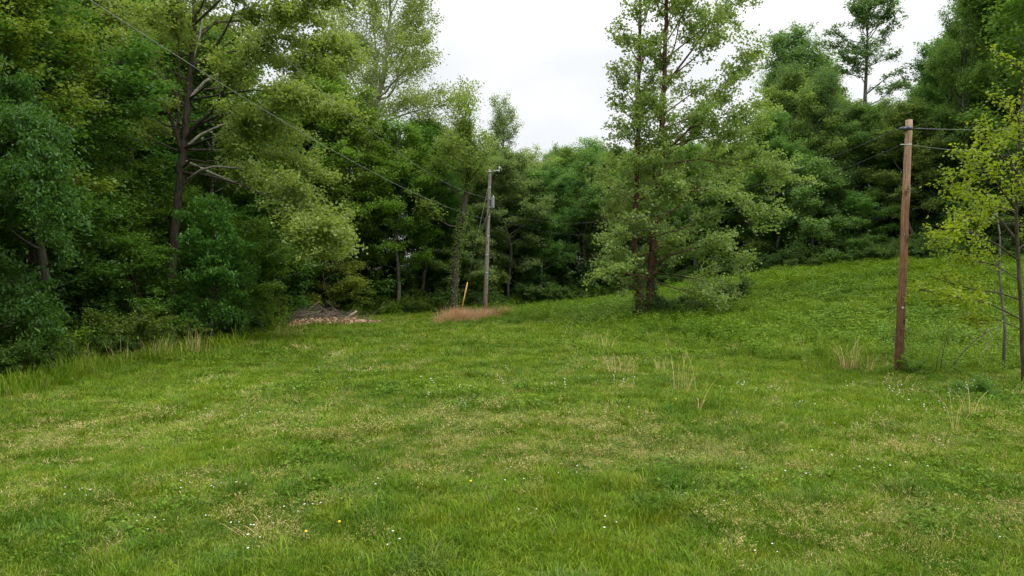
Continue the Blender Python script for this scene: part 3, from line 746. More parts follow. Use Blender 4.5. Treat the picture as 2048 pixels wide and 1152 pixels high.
MARKS = [(170, 'beside the tree with hanging leaves'), (290, 'beside the spreading tree'), (420, 'behind the spreading tree'),
         (560, 'under the spreading tree limbs'), (760, 'behind the brush pile'), (880, 'near the vine-clad trunk'), (1000, 'behind the grey pole'),
         (1180, 'below the open sky gap'), (1480, 'behind the double-trunked tree'), (1680, 'by the dark fine-leaved trees'), (1780, 'around the slim tall tree'),
         (1880, 'behind the brown pole'), (9999, 'behind the young tree')]
def mark(px):
    return next(t for k, t in MARKS if px < k)
HUE = ['mid green', 'yellowish green', 'dark green', 'pale green']
n_tree = 0
cand = np.stack([rw.uniform(-42, 62, 5000), rw.uniform(8, 98, 5000)], 1)
cd = border_dist(cand[:, 0], cand[:, 1])
order = np.argsort(cd + rw.uniform(0, 6, len(cd)))
for i in order:
    x, y = cand[i]; dd = cd[i]
    if dd < 0.8 or dd > 34: continue
    u = abs(x) / y
    if u > 0.86 + 3.0 / y: continue
    near = dd < 5
    gap = 2.2 if near else (2.9 if dd < 12 else 3.8)
    if any((x - a) ** 2 + (y - b) ** 2 < (gap * .5 + r * .5) ** 2 for a, b, r in placed): continue
    rgn = region(x, y)
    pxx = 1024 + F * x / y
    if 210 < pxx < 690 and y < B1.y + 4 and (dd > 2.2 or pxx > 560 or abs(pxx - 345) < 45): continue
    front = 210 < pxx < 690 and y < B1.y + 4
    if rgn == 0 and dd > 20: continue
    if rgn == 1 and dd > 30: continue
    k = rw.uniform()
    sp = 1 if (front or (near and k < .6) or (dd < 12 and k < .4)) else (2 if k > .93 else 0)
    if sp == 1:
        pr, H, R = LOWTREE[rw.integers(2)], 7.5, 2.9
    elif sp == 2: pr, H, R = FINE, 15, 3.3
    else:
        j = rw.integers(4); pr = BROAD[j]; H = (16, 18, 15, 19)[j]; R = (4.4, 4.8, 4.0, 4.2)[j]
    Hmax = allowed(x, y, R * .6)
    want = rw.uniform(3.6, 5.2) if front else rw.uniform(4.5, 8.5) if sp == 1 else rw.uniform(13, 23)
    h = min(want, Hmax * rw.uniform(.86, 1.0))
    if h < 3.5: continue
    s = h / H
    hue = rw.integers(4)
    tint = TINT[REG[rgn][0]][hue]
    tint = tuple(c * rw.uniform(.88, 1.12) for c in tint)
    sx = min(1.3, max(s, .72)) * rw.uniform(1.0, 1.25)
    depth = 'at the wood edge' if dd < 4 else ('one rank in' if dd < 11 else 'deep in the wood')
    lab = HUE[hue] + ' ' + SPEC[sp][1] + ' ' + depth + ' ' + mark(1024 + F * x / y)
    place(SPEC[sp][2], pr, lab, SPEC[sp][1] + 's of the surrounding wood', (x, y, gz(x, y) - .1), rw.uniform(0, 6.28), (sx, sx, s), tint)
    placed.append((x, y, gap)); n_tree += 1

# chosen trees that make the skyline
def put(name, proto, ph, label, px, py_base, d, top, tint, wide=1.0, rz=1.0):
    b = at(px, py_base, d); b.z = gz(b.x, b.y) - .2
    s = (at(px, top, d).z - b.z) / ph
    return place(name, proto, label, None, b, rz, (s * wide, s * wide, s), tint)
put('willow_tree', WILLOWY, 15, 'rounded greyish pale green tree just behind the grey utility pole', 1062, 600, 62, 322, (0.135, 0.190, 0.075), .95)
put('fine_leaved_tree', FINE, 15, 'dark fine-leaved tree with cloudy crown behind the double-trunked tree', 1592, 530, 60, 150, (0.062, 0.112, 0.046), 1.3)
put('fine_leaved_tree', FINE, 15, 'dark fine-leaved tree beside the slim tall bare-stemmed tree', 1660, 525, 57, 165, (0.066, 0.120, 0.044), 1.25, 2.2)
put('broadleaf_tree', BROAD[0], 16, 'rounded treetop poking above the dark fine-leaved tree', 1588, 530, 66, 82, (0.066, 0.124, 0.050), 1.0, .4)
put('broadleaf_tree', BROAD[3], 19, 'huge leafy tree towering over the wood behind the young yellow-green tree', 2030, 530, 49, -130, (0.078, 0.145, 0.034), 1.15, .9)
put('broadleaf_tree', BROAD[1], 18, 'tall leafy tree shouldering the sky gap beside the slim bare-stemmed tree', 1925, 530, 53, -10, (0.085, 0.150, 0.038), .62, 2.4)
put('broadleaf_tree', BROAD[2], 15, 'bright rounded tree on the far skyline below the sky gap', 1190, 600, 76, 292, (0.085, 0.170, 0.045), 1.1, 3.0)
put('broadleaf_tree', BROAD[1], 18, 'small far tree at the lowest dip of the skyline', 1120, 600, 84, 312, (0.075, 0.140, 0.05), .9, 1.3)

# shrubs along the wood's edge
m_sh = 0
seg_all = []
for t in np.linspace(0, 1, 260):
    x_, y_ = None, None
    L_ = np.concatenate([[0], np.cumsum(np.linalg.norm(np.diff(BORDER, axis=0), axis=1))])
    q = 36 + t * (L_[-1] - 36 - 30)
    x_ = np.interp(q, L_, BORDER[:, 0]); y_ = np.interp(q, L_, BORDER[:, 1])
    x = x_ + rw.normal() * 1.2; y = y_ + rw.normal() * 1.2
    dd = float(border_dist(x, y)[0])
    if dd < -.8 or abs(x) / max(y, 1) > .84: continue
    if -14.0 < x < -6 and 33 < y < 48: continue
    rgn = region(x, y)
    j = rw.integers(4)
    s = (rw.uniform(.6, 1.15) if rgn else rw.uniform(.5, .95)) * (1 + .12 * max(0, dd))
    hue = rw.integers(4)
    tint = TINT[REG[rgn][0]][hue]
    lab = ['upright', 'tall', 'low', 'broad-leaved'][j] + ' ' + HUE[hue] + ' shrub ' + mark(1024 + F * x / y)
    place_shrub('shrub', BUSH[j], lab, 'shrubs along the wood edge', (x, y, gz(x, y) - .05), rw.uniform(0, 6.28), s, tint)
    m_sh += 1
for pas, cnt in ((0, 46), (1, 46)):                       # low growth spilling on the grass margin, taller growth inside the wood
    for t in np.linspace(0, 1, cnt):
        q = 42 + t * (92 if pas else 26) + rw.uniform(-.5, .5)
        x = np.interp(q, L_, BORDER[:, 0]) + rw.normal() * .3; y = np.interp(q, L_, BORDER[:, 1]) + rw.normal() * .3
        nx, ny = np.interp(q + .5, L_, BORDER[:, 0]) - np.interp(q - .5, L_, BORDER[:, 0]), np.interp(q + .5, L_, BORDER[:, 1]) - np.interp(q - .5, L_, BORDER[:, 1])
        off = rw.uniform(2, 6) if pas else rw.uniform(-.9, .3)
        x, y = x - ny * off, y + nx * off
        if abs(x) / max(y, 1) > .84 or (-14.0 < x < -6 and 33 < y < 48): continue
        j = rw.integers(4); hue = rw.integers(3)
        s = rw.uniform(1.1, 1.8) if pas else rw.uniform(.38, .72)
        place_shrub('shrub', BUSH[j], ['upright', 'tall', 'low', 'broad-leaved'][j] + ' ' + HUE[hue] + (' undergrowth shrub inside the wood ' if pas else ' low shrub spilling onto the grass ') + mark(1024 + F * x / y),
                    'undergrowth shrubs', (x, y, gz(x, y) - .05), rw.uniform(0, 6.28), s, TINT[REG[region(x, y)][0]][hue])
def put_shrub(j, label, px, py, h, tint, wide=1.0, name='shrub'):
    b = on_ground(px, py)
    s = h / (1.7, 2.2, 1.3, 1.9)[j]
    return place_shrub(name, BUSH[j], label, None, b, px * .01, (s * wide, s * wide, s), tint)
put_shrub(0, 'dark bush growing at the foot of the double-trunked tree', 1345, 634, 1.5, (0.050, 0.100, 0.024), 1.15)
put_shrub(2, 'small dark bush under the outer branches of the double-trunked tree', 1470, 612, 1.5, (0.045, 0.090, 0.022), .9)
put_shrub(3, 'tangled bush in the grass between the double trunks and the small bush', 1400, 628, .8, (0.06, 0.10, 0.03), 1.3)
put_shrub(3, 'pale leafy sapling against the dark wood near the brush pile', 778, 625, 1.6, (0.07, 0.16, 0.06), .6, 'sapling')
put_shrub(1, 'bright green sapling at the shaded wood edge between pile and pole', 828, 625, 1.5, (0.08, 0.19, 0.07), .5, 'sapling')
put_shrub(1, 'leafy bush with light leaves behind the yellow guy marker', 960, 618, 4.2, (0.125, 0.185, 0.05), .75)
put_shrub(2, 'low weedy bush at the foot of the brown pole', 1822, 752, .5, (0.11, 0.20, 0.03), 1.0)
put_shrub(2, 'low dark green bush in the grass under the young tree', 1955, 795, .42, (0.09, 0.19, 0.03), 1.2)

#NEXT
# ------------------------------------------------------------------ grass
def blades(seed, n, rad, h, w, bend, mat, name, lean=0.35, hv=0.35, drop=0.0, v_lo=0.0, v_hi=1.0):
    r = np.random.default_rng(seed)
    a = r.uniform(0, 6.283, n); q = rad * np.sqrt(r.uniform(0, 1, n))
    b = np.stack([np.cos(a) * q, np.sin(a) * q, np.full(n, -.015)], 1)
    az = a + r.normal(size=n) * 1.1
    dr = np.stack([np.cos(az), np.sin(az), np.zeros(n)], 1)
    sd = np.stack([-np.sin(az + r.normal(size=n) * .7), np.cos(az), np.zeros(n)], 1); sd /= np.linalg.norm(sd, axis=1)[:, None]
    hh = (h * (1 + r.normal(size=n) * hv)).clip(h * .25, h * 2)[:, None]
    ln = (lean * r.uniform(.2, 1.3, n))[:, None]; bn = (bend * r.uniform(.4, 1.4, n))[:, None]
    up = np.array([0, 0, 1.0])
    p1 = b + hh * .5 * (up + dr * ln)
    p2 = p1 + hh * .3 * (up * (1 - .35 * bn) + dr * (ln + bn * .7))
    p3 = p2 + hh * .25 * (up * (.8 - bn - drop) + dr * (ln + bn * 1.2))
    ww = w * r.uniform(.6, 1.3, n)[:, None] / 2
    V = np.stack([b - sd * ww, b + sd * ww, p1 - sd * ww * .95, p1 + sd * ww * .95, p2 - sd * ww * .7, p2 + sd * ww * .7, p3], 1).reshape(-1, 3)
    o = np.arange(n)[:, None] * 7
    T = np.concatenate([o + np.array(t) for t in ([0, 1, 3], [0, 3, 2], [2, 3, 5], [2, 5, 4], [4, 5, 6])], 1).reshape(-1, 3)
    return V, T, np.repeat(r.uniform(v_lo, v_hi, n), 5)
def flecks(seed, n, centre, spread, size, aspect=.6, up=.5):
    """small flat leaf or spikelet shapes about given centres"""
    r = np.random.default_rng(seed)
    c = centre[r.integers(0, len(centre), n)] + r.normal(size=(n, 3)) * spread
    nr = r.normal(size=(n, 3)) * .6 + [0, 0, up]; nr /= np.linalg.norm(nr, axis=1)[:, None]
    t = r.normal(size=(n, 3)); t -= (t * nr).sum(1)[:, None] * nr; t /= np.linalg.norm(t, axis=1)[:, None]
    s = np.cross(nr, t); z = size * r.uniform(.6, 1.4, n)[:, None]
    V = np.stack([c - t * z / 2, c + s * z * aspect / 2, c + t * z / 2, c - s * z * aspect / 2], 1).reshape(-1, 3)
    o = np.arange(n)[:, None] * 4
    T = np.concatenate([o + np.array([0, 1, 2]), o + np.array([0, 2, 3])], 1).reshape(-1, 3)
    return V, T, np.repeat(r.uniform(0, 1, n), 2)
def join(name, parts, mats):
    Vs, Ts, vs, ms, o = [], [], [], [], 0
    for (V, T, v), k in parts:
        Vs.append(V); Ts.append(T + o); vs.append(v); ms += [k] * len(T); o += len(V)
    me = tri_mesh(name, np.concatenate(Vs), np.concatenate(Ts), mats[0], np.concatenate(vs))
    for m in mats[1:]: me.materials.append(m)
    me.polygons.foreach_set('material_index', ms)
    return me
PROTO = bpy.data.collections.new('grass_kinds')          # sources for the grass scatter, never drawn by themselves
PN = []
def proto(me):
    o = bpy.data.objects.new('grass_kind.%03d' % (len(PN) + 1), me); PROTO.objects.link(o); PN.append(me); return len(PN) - 1
LAWN = [proto(join('lawn', [(blades(200 + i, 130, .19, .07, .0055, .5, GRASS, ''), 0)], [GRASS])) for i in range(4)]
TUFT = [proto(join('tuft', [(blades(210 + i, 64, .10, .10, .006, .75, GRASS, '', .5), 0)], [GRASS])) for i in range(2)]
BROADG = [proto(join('broadblade', [(blades(220 + i, 40, .13, .085, .008, 1.0, GRASS_BLUE, '', .7), 0)], [GRASS_BLUE])) for i in range(2)]
def seedhead(seed, n=20, h=.13, rad=.17):
    r = np.random.default_rng(seed)
    a = r.uniform(0, 6.28, n); q = rad * np.sqrt(r.uniform(0, 1, n)); hh = h * r.uniform(.6, 1.25, n)
    c = np.stack([np.cos(a) * q * 1.15, np.sin(a) * q * 1.15, hh], 1)
    st = blades(seed + 1, n * 2, rad, h * .8, .004, .2, SEED, '')
    return join('seedhead', [(st, 1), (flecks(seed + 2, n * 7, c, np.array([.014, .014, .018]), .015, .5), 0)], [SEED, GRASS])
SEEDS = [proto(seedhead(230)), proto(seedhead(235, 26, .11))]
def clover(seed, n=80, rad=.2, h=.065, size=.026):
    r = np.random.default_rng(seed)
    a = r.uniform(0, 6.28, n); q = rad * np.sqrt(r.uniform(0, 1, n))
    c = np.stack([np.cos(a) * q, np.sin(a) * q, h * r.uniform(.35, 1.15, n)], 1)
    return join('clover', [(flecks(seed + 1, n * 2, c, np.array([.01, .01, .008]), size, .8, 1.2), 0)], [FORB])
CLOV = [proto(clover(240)), proto(clover(245, 64, .2, .09, .034))]
def weed(seed, n=16, rad=.22, h=.36):
    r = np.random.default_rng(seed)
    parts = []; cs = []
    for i in range(n):
        a = r.uniform(0, 6.28); q = rad * math.sqrt(r.uniform()); hh = h * r.uniform(.55, 1.25)
        for k in range(9):
            t = .2 + .8 * k / 8
            cs.append((math.cos(a) * (q + .05 * t), math.sin(a) * (q + .05 * t), hh * t))
    st = blades(seed + 1, n, rad, h * .85, .006, .1, FORB, '', .1, .25)
    return join('weed', [(st, 0), (flecks(seed + 2, n * 26, np.array(cs), np.array([.03, .03, .015]), .038, .5, 1.0), 0)], [FORB])
WEED = [proto(weed(250)), proto(weed(255, 14, .2, .45)), proto(weed(258, 20, .25, .28))]
TALL = [proto(join('tall', [(blades(260 + i, 60, .2, .26, .007, .5, GRASS, '', .3), 0)], [GRASS])) for i in range(2)]
DRY = [proto(join('dry', [(blades(270, 44, .18, .06, .005, .9, STRAW, '', .9), 0)], [STRAW]))]
DAISY = []
def daisy(seed, n=7, rad=.25, h=.3, mat=WHITE, size=.013):
    r = np.random.default_rng(seed)
    a = r.uniform(0, 6.28, n); q = rad * np.sqrt(r.uniform(0, 1, n)); hh = h * r.uniform(.7, 1.15, n)
    P = []
    for i in range(n):
        c = np.array([math.cos(a[i]) * q[i], math.sin(a[i]) * q[i], hh[i]])
        k = 8; an = np.arange(k) * 6.283 / k
        s = size * r.uniform(.7, 1.2)
        V = np.concatenate([[c + [0, 0, .006]], c + np.stack([np.cos(an) * s, np.sin(an) * s, np.zeros(k)], 1)])
        T = np.array([(0, 1 + j, 1 + (j + 1) % k) for j in range(k)])
        P.append(((V, T, np.full(k, .5)), 0))
        st = np.array([c * [1, 1, 0] + [-.002, 0, 0], c * [1, 1, 0] + [.002, 0, 0], c + [.001, 0, 0], c + [-.001, 0, 0]])
        P.append(((st, np.array([(0, 1, 2), (0, 2, 3)]), np.full(2, .5)), 1))
    return join('daisy', P, [mat, GRASS])
DAISY = [proto(daisy(280, 4)), proto(daisy(281, 2))]
CLOVERFLOWER = [proto(daisy(282, 3, .2, .12, WHITE, .010))]
RUS = [proto(join('russet', [(blades(290, 46, .2, .5, .007, .4, RUSSET, '', .4), 0)], [RUSSET]))]

def scatter_tree():
    ng = bpy.data.node_groups.new('scatter', 'GeometryNodeTree')
    ng.interface.new_socket('Geometry', in_out='INPUT', socket_type='NodeSocketGeometry')
    ng.interface.new_socket('Geometry', in_out='OUTPUT', socket_type='NodeSocketGeometry')
    N, L = ng.nodes, ng.links
    gi = N.new('NodeGroupInput'); go_ = N.new('NodeGroupOutput')
    ci = N.new('GeometryNodeCollectionInfo'); ci.inputs['Collection'].default_value = PROTO
    ci.inputs['Separate Children'].default_value = True; ci.inputs['Reset Children'].default_value = True
    ip = N.new('GeometryNodeInstanceOnPoints'); ip.inputs['Pick Instance'].default_value = True
    def named(t, nm):
        n = N.new('GeometryNodeInputNamedAttribute'); n.data_type = t; n.inputs['Name'].default_value = nm
        return n.outputs['Attribute']
    L.new(gi.outputs[0], ip.inputs['Points']); L.new(ci.outputs[0], ip.inputs['Instance'])
    L.new(named('INT', 'kind'), ip.inputs['Instance Index'])
    L.new(named('FLOAT_VECTOR', 'rot'), ip.inputs['Rotation'])
    L.new(named('FLOAT_VECTOR', 'scl'), ip.inputs['Scale'])
    L.new(ip.outputs[0], go_.inputs[0])
    return ng
SCATTER = scatter_tree()
rs = np.random.default_rng(99)
def scatter(name, label, cat, x, y, kind, scl, tilt=.12):
    n = len(x)
    me = bpy.data.meshes.new(name)
    me.vertices.add(n)
    me.vertices.foreach_set('co', np.stack([x, y, ground(x, y)], 1).astype(np.float32).ravel())
    k = me.attributes.new('kind', 'INT', 'POINT'); k.data.foreach_set('value', np.asarray(kind, np.int32))
    r = me.attributes.new('rot', 'FLOAT_VECTOR', 'POINT')
    r.data.foreach_set('vector', np.stack([rs.normal(size=n) * tilt, rs.normal(size=n) * tilt, rs.uniform(0, 6.283, n)], 1).astype(np.float32).ravel())
    sc = me.attributes.new('scl', 'FLOAT_VECTOR', 'POINT')
    sc.data.foreach_set('vector', np.asarray(scl, np.float32).ravel())
    o = link(name, me)
    tag(o, label, cat, None, 'stuff')
    md = o.modifiers.new('scatter', 'NODES'); md.node_group = SCATTER
    return o
def wedge(n, y0, y1, pad=4.0):
    y = y0 + (y1 - y0) * np.sqrt(rs.uniform((y0 / y1) ** 2 * 0, 1, n))
    x = rs.uniform(-1, 1, n) * (.80 * y + pad)
    return x, y
def patch(x, y, pts):
    m = np.zeros(len(x))
    for (px, py, rx, ry, a) in pts:
        g = on_ground(px, py); m += a * np.exp(-((x - g.x) / rx) ** 2 - ((y - g.y) / ry) ** 2)
    return m
STRAWY = [(330, 855, 2.2, 1.6, .8), (80, 900, 2.0, 1.5, .7), (880, 930, 2.2, 1.2, .8), (1110, 910, 2.0, 1.2, .9), (1250, 880, 2.0, 1.2, .6), (1560, 1060, 1.2, .8, .8),
          (1900, 1050, 1.6, 1.0, .6), (1960, 880, 2.0, 1.4, .7), (300, 1040, 1.6, .9, .5), (620, 1060, 1.5, .8, .5), (1200, 740, 3, 2, .3), (1700, 900, 2, 1, .4), (1000, 860, 3, 1.5, .5)]
CH0, CH1 = on_ground(588, 653), on_ground(756, 647)
def lawn(n, y0, y1, base, far):
    x = rs.uniform(-1, 1, n); y = rs.uniform(y0, y1, n)
    x = x * (.80 * y1 + 3.5)
    ok = (np.abs(x) < .80 * y + 3.5)
    x, y = x[ok], y[ok]
    bd_ = border_dist(x, y)
    ok = (bd_ < .6) & ~((x > CH0.x - .3) & (x < CH1.x) & (np.abs(y - (CH0.y + (CH1.y - CH0.y) * (x - CH0.x) / (CH1.x - CH0.x))) < 1.3 * (.6 + .8 * vnoise(x * 1.3, y * 1.3, 5))) & (rs.uniform(size=len(x)) < .88))
    x, y, bd_ = x[ok], y[ok], bd_[ok]
    n = len(x)
    r = rs.uniform(size=n)
    big = fbm(x * .35, y * .35, 7, 3); med = fbm(x * 1.1, y * 1.1, 17, 3)
    sw = patch(x, y, STRAWY) + 1.5 * (fbm(x * .8 + 9, y * .8, 27, 3) - .5)
    kind = np.array(LAWN)[rs.integers(0, 4, n)]
    def setk(mask, arr): kind[mask] = np.array(arr)[rs.integers(0, len(arr), mask.sum())]
    setk((r < .10), TUFT)
    setk((r > .10) & (r < .10 + .34 * np.clip((med - .42) * 3.2, 0, 1)), BROADG)
    setk((r > .36) & (r < .36 + .12 * np.clip((big - .48) * 3.0, 0, 1)), CLOV)
    setk((r > .80) & (r < .80 + .15 * np.clip(sw * 1.1, 0, 1)), SEEDS)
    setk((r > .64) & (r < .64 + .09 * np.clip(sw * 1.0 - .1, 0, 1)), DRY)
    # meadow of leafy weeds on the rise, longer grass along the wood
    me_ = np.clip(sm((x - 1 - (34 - y) * .35) / 9) * sm((y - 17) / 12) * (.4 + 1.2 * big), 0, 1)
    setk((rs.uniform(size=n) < me_ * .30), WEED)
    setk((rs.uniform(size=n) < me_ * .30), TALL)
    edge = sm((bd_ + 4.0) / 3.5) * (1 - sm((y - 29) / 4) * sm((52 - y) / 4))
    setk((rs.uniform(size=n) < edge * .35), TALL)
    trk = np.clip(np.exp(-((x + 6.0 + .25 * np.sin(y * .21)) / .35) ** 2) + np.exp(-((x + 7.8 + .25 * np.sin(y * .21)) / .35) ** 2) + .6 * np.exp(-((x + 4.1) / .3) ** 2), 0, 1) * sm((30 - y) / 6) * (.4 + .9 * med)
    setk((rs.uniform(size=n) < trk * .3), DRY)
    s = base * rs.uniform(.7, 1.35, n) * (.75 + .5 * med)
    s = s * (1 + .25 * me_) * far
    cl_ = fbm(x * 2.6, y * 2.6, 61, 2)
    zz = s * rs.uniform(.75, 1.25, n) * (.25 + 1.4 * cl_) * (1 - .45 * trk) * (1 - .25 * np.clip(sw, 0, 1)) / far ** .8 * (1 - .5 * me_) * (1 - .45 * edge * sm((y - 30) / 10))
    return x, y, kind, np.stack([s, s, zz], 1)
A = [lawn(30000, 3.2, 11, 1.0, 1.0), lawn(36000, 11, 22, 1.15, 1.15), lawn(60000, 22, 62, 1.35, 1.55)]
scatter('grass', 'uneven mown grass and weeds covering the open field', 'grass', np.concatenate([a[0] for a in A]), np.concatenate([a[1] for a in A]),
        np.concatenate([a[2] for a in A]), np.concatenate([a[3] for a in A]))

# leafy ground cover under the trees
ux = rs.uniform(-34, 56, 40000); uy = rs.uniform(12, 80, 40000)
ub = border_dist(ux, uy)
uk = (ub > -.3) & (ub < 17) & (np.abs(ux) < .8 * uy + 3) & (fbm(ux * .5, uy * .5, 88, 3) > .40)
ux, uy = ux[uk][:9000], uy[uk][:9000]
us = rs.uniform(1.2, 2.6, len(ux))
scatter('undergrowth', 'low leafy ground cover on the dark floor of the woods', 'undergrowth', ux, uy, np.array(WEED)[rs.integers(0, 3, len(ux))], np.stack([us * 1.3, us * 1.3, us], 1), .15)

# white daisies and clover heads
fx, fy, fk = [], [], []
def flower_patch(px, py, rx, ry, n, kinds):
    g = on_ground(px, py)
    fx.extend((g.x + rs.normal(size=n) * rx).tolist()); fy.extend((g.y + rs.normal(size=n) * ry).tolist())
    fk.extend(np.array(kinds)[rs.integers(0, len(kinds), n)].tolist())
for a in ((1895, 800, .9, .5, 14, DAISY), (1850, 840, .5, .4, 4, DAISY), (1560, 800, .9, .5, 9, DAISY), (1070, 790, 1.2, .7, 12, DAISY), (1180, 730, 1.2, .8, 6, DAISY),
          (800, 770, 3, 1.2, 14, DAISY), (620, 790, 2.5, 1.2, 12, CLOVERFLOWER), (960, 810, 1.5, 1, 8, DAISY), (350, 1070, 1.5, .8, 20, CLOVERFLOWER),
          (1500, 980, 2, 1, 18, CLOVERFLOWER), (1300, 830, 3, 1.5, 14, CLOVERFLOWER), (530, 860, .5, .3, 4, DAISY), (1350, 700, 4, 3, 10, DAISY)): flower_patch(*a)
fx, fy = np.array(fx), np.array(fy)
fs = np.ones((len(fx), 3)) * rs.uniform(.8, 1.2, len(fx))[:, None]
scatter('wildflowers', 'small white wildflowers dotted through the grass', 'wildflowers', fx, fy, np.array(fk), fs)

# russet dry grass about the grey pole
n = 330
t = rs.uniform(0, 1, n)
ga, gb, gc = on_ground(895, 648), on_ground(950, 638), on_ground(1012, 630)
rx_ = np.where(t < .55, ga.x + (gb.x - ga.x) * t / .55, gb.x + (gc.x - gb.x) * (t - .55) / .45) + rs.normal(size=n) * .35
ry_ = np.where(t < .55, ga.y + (gb.y - ga.y) * t / .55, gb.y + (gc.y - gb.y) * (t - .55) / .45) + rs.normal(size=n) * .5
ss = rs.uniform(.6, 1.2, n) * np.where(t < .3, 1.25, .95)
scatter('dry_grass', 'reddish tan dry grass around the base of the grey utility pole', 'dry grass', rx_, ry_, np.where(rs.uniform(size=n) < .78, RUS[0], TALL[0]), np.stack([ss, ss, ss], 1), .2)

# single tufts that stand out
def tuft_obj(name, mats, label, px, py, n, h, rad, w, bend, lean, group=None, cat='grass tuft', seed=0):
    b = on_ground(px, py)
    me = join(name, [(blades(300 + seed + px, n, rad, h, w, bend, mats, '', lean, .3), 0)], [mats])
    o = link(name, me); o.location = b
    tag(o, label, cat, group)
for (px, py, n, h, rad, lab) in [(1245, 752, 60, .55, .38, 'pale straw tuft bending over in the mid field'),
                                 (1325, 745, 40, .38, .2, 'small russet straw tuft in the mid field grass'),
                                 (1372, 790, 34, .75, .3, 'tall thin straw stalks standing in the open grass'),
                                 (1215, 700, 30, .5, .3, 'faint straw stalks below the double-trunked tree'),
                                 (1700, 748, 70, .75, .22, 'dense upright straw tuft near the brown pole'),
                                 (1735, 750, 26, .6, .15, 'thin upright straw tuft nearest the brown pole'),
                                 (540, 1095, 150, .12, .28, 'matted straw tuft in the near mown grass'),
                                 (1910, 870, 9, .75, .06, 'few tall straw stalks below the white daisies'),
                                 (1935, 840, 10, .6, .1, 'leaning straw stalks among the white daisies'),
                                 (1395, 825, 10, .5, .08, 'two or three bent straw stalks in short grass')]:
    tuft_obj('straw_tuft', STRAW, lab, px, py, n, h, rad, .006, .5, 1.6 if 'matted' in lab else .45)
for k, px in enumerate((300, 325, 385, 400, 160, 100, 560, 590, 245)):
    py = np.interp(px, [0, 300, 400, 600], [762, 722, 708, 668]) + 2
    tuft_obj('straw_tuft', STRAW, 'tan grass stalks standing along the shaded wood margin', px, float(py), 26, .75, .35, .007, .3, .25, 'tan stalks along the wood margin', seed=k)
for (px, py, n, h, rad, lab) in [(470, 1005, 110, .30, .2, 'dark green rushy tuft standing proud of the near lawn'), (1021, 757, 90, .34, .22, 'dark green tuft out in the mid field'),
                                 (820, 752, 80, .26, .3, 'low dark green clump in the field'), (760, 1060, 90, .22, .22, 'dark green tuft in the near grass beside pale seed heads'),
                                 (1620, 1020, 90, .22, .2, 'lush green tuft in the near lawn on bare patchy grass'), (1810, 1000, 90, .24, .2, 'grey-green tuft in the near patchy grass')]:
    tuft_obj('grass_tuft', GRASS_BLUE, lab, px, py, n, h, rad, .009, .6, .4)
for k, (px, py) in enumerate([(1352, 815), (941, 990), (611, 1114), (678, 1080)]):
    b = on_ground(px, py)
    mb = MB(); mb.tube([(0, 0, -.02), (0, .01, .08), (0, .02, .15)], .004, 5, 1)
    mb.tube([(0, .02, .145), (0, .02, .155), (0, .02, .165)], [.008, .018, .010], 9, 0)
    o = link('dandelion', mb.mesh('dandelion', [YELLOW, FORB])); o.location = b
    tag(o, 'single yellow dandelion flower in the mown grass', 'dandelion', 'dandelions in the mown grass')

# ------------------------------------------------------------------ utility poles and lines
STEEL = plain('galvanised_steel', (0.42, 0.43, 0.44), .45, .7, var=.15)
BOXGREY = plain('grey_paint', (0.36, 0.37, 0.38), .5, 0, var=.12)
CABLE = plain('black_cable', (0.03, 0.03, 0.034), .45, 0, var=.2)
ALU = plain('aluminium_wire', (0.22, 0.22, 0.225), .5, .3, var=.2)
PORC = plain('insulator_glaze', (0.45, 0.46, 0.47), .3, 0, var=.1)
YPLAST = plain('yellow_plastic', (0.58, 0.36, 0.04), .55, 0, var=.12)
def frame_rot(dx):
    z = Vector(dx).normalized(); x = Vector((0, 1, 0)).cross(z).normalized(); y = z.cross(x)
    return np.array([list(x), list(y), list(z)]).T
# brown pole
PB = on_ground(1797, 750); DB = PB.y
PT = at(1818, 240, DB)
def pb(px, py, dd=0): return np.array(list(at(px, py, DB + dd) - PB))
axisB = PT - PB
e = empty('utility_pole', PB, 'reddish brown wooden utility pole standing beside the young tree', 'utility pole')
mb = MB(); hB = axisB.length
def pole_tube(mb, ax, r0, r1, sides=20):
    ts = np.linspace(-.03, 1, 26); rj = np.random.default_rng(4)
    mb.tube([np.array(list(ax)) * t + np.array([rj.normal() * .004, rj.normal() * .004, 0]) for t in ts], [r0 + (r1 - r0) * max(t, 0) + rj.normal() * .0015 for t in ts], sides, 0)
pole_tube(mb, axisB, .114, .087)
link('shaft', mb.mesh('shaft', [pole_material('brown_pole_wood', (0.40, 0.27, 0.18), (0.34, 0.185, 0.105), (0.135, 0.056, 0.030), hB)]), e)
cl = axisB * .966
mb = MB()
mb.tube([cl + Vector((0, 0, -.05)), cl + Vector((0, 0, .05))], .101, 16, 0)
mb.box(np.array(list(cl)) + [-.15, -.03, -.005], (.13, .09, .085), None, 0)
mb.tube([np.array(list(cl)) + [-.2, -.03, 0], np.array(list(cl)) + [-.27, -.05, -.01]], [.045, .028], 8, 0)
link('cable_clamp', mb.mesh('clamp', [plain('dark_clamp', (0.06, 0.075, 0.10), .4, .2)]), e)
cl2 = np.array(list(axisB * .902))
mb = MB(); mb.tube([cl2 - [0, 0, .014], cl2 + [0, 0, .014]], .097, 16, 0)
mb.tube([cl2 + [-.1, -.05, 0], cl2 + [-.24, -.06, .0]], .014, 6, 0)
link('strap_band', mb.mesh('band', [STEEL]), e)
mb = MB()
for k_, (f_, a_) in enumerate(((.30, 4.4), (.305, 4.55), (.42, 4.9), (.55, 4.2), (.55, 4.35), (.72, 4.7), (.18, 4.6))):
    c_ = np.array(list(axisB)) * f_ + np.array([math.cos(a_), math.sin(a_), 0]) * (.114 - .027 * f_)
    mb.tube([c_, c_ + np.array([math.cos(a_), math.sin(a_), 0]) * .016], .009, 6, 0)
link('staples', mb.mesh('staples', [STEEL]), e)
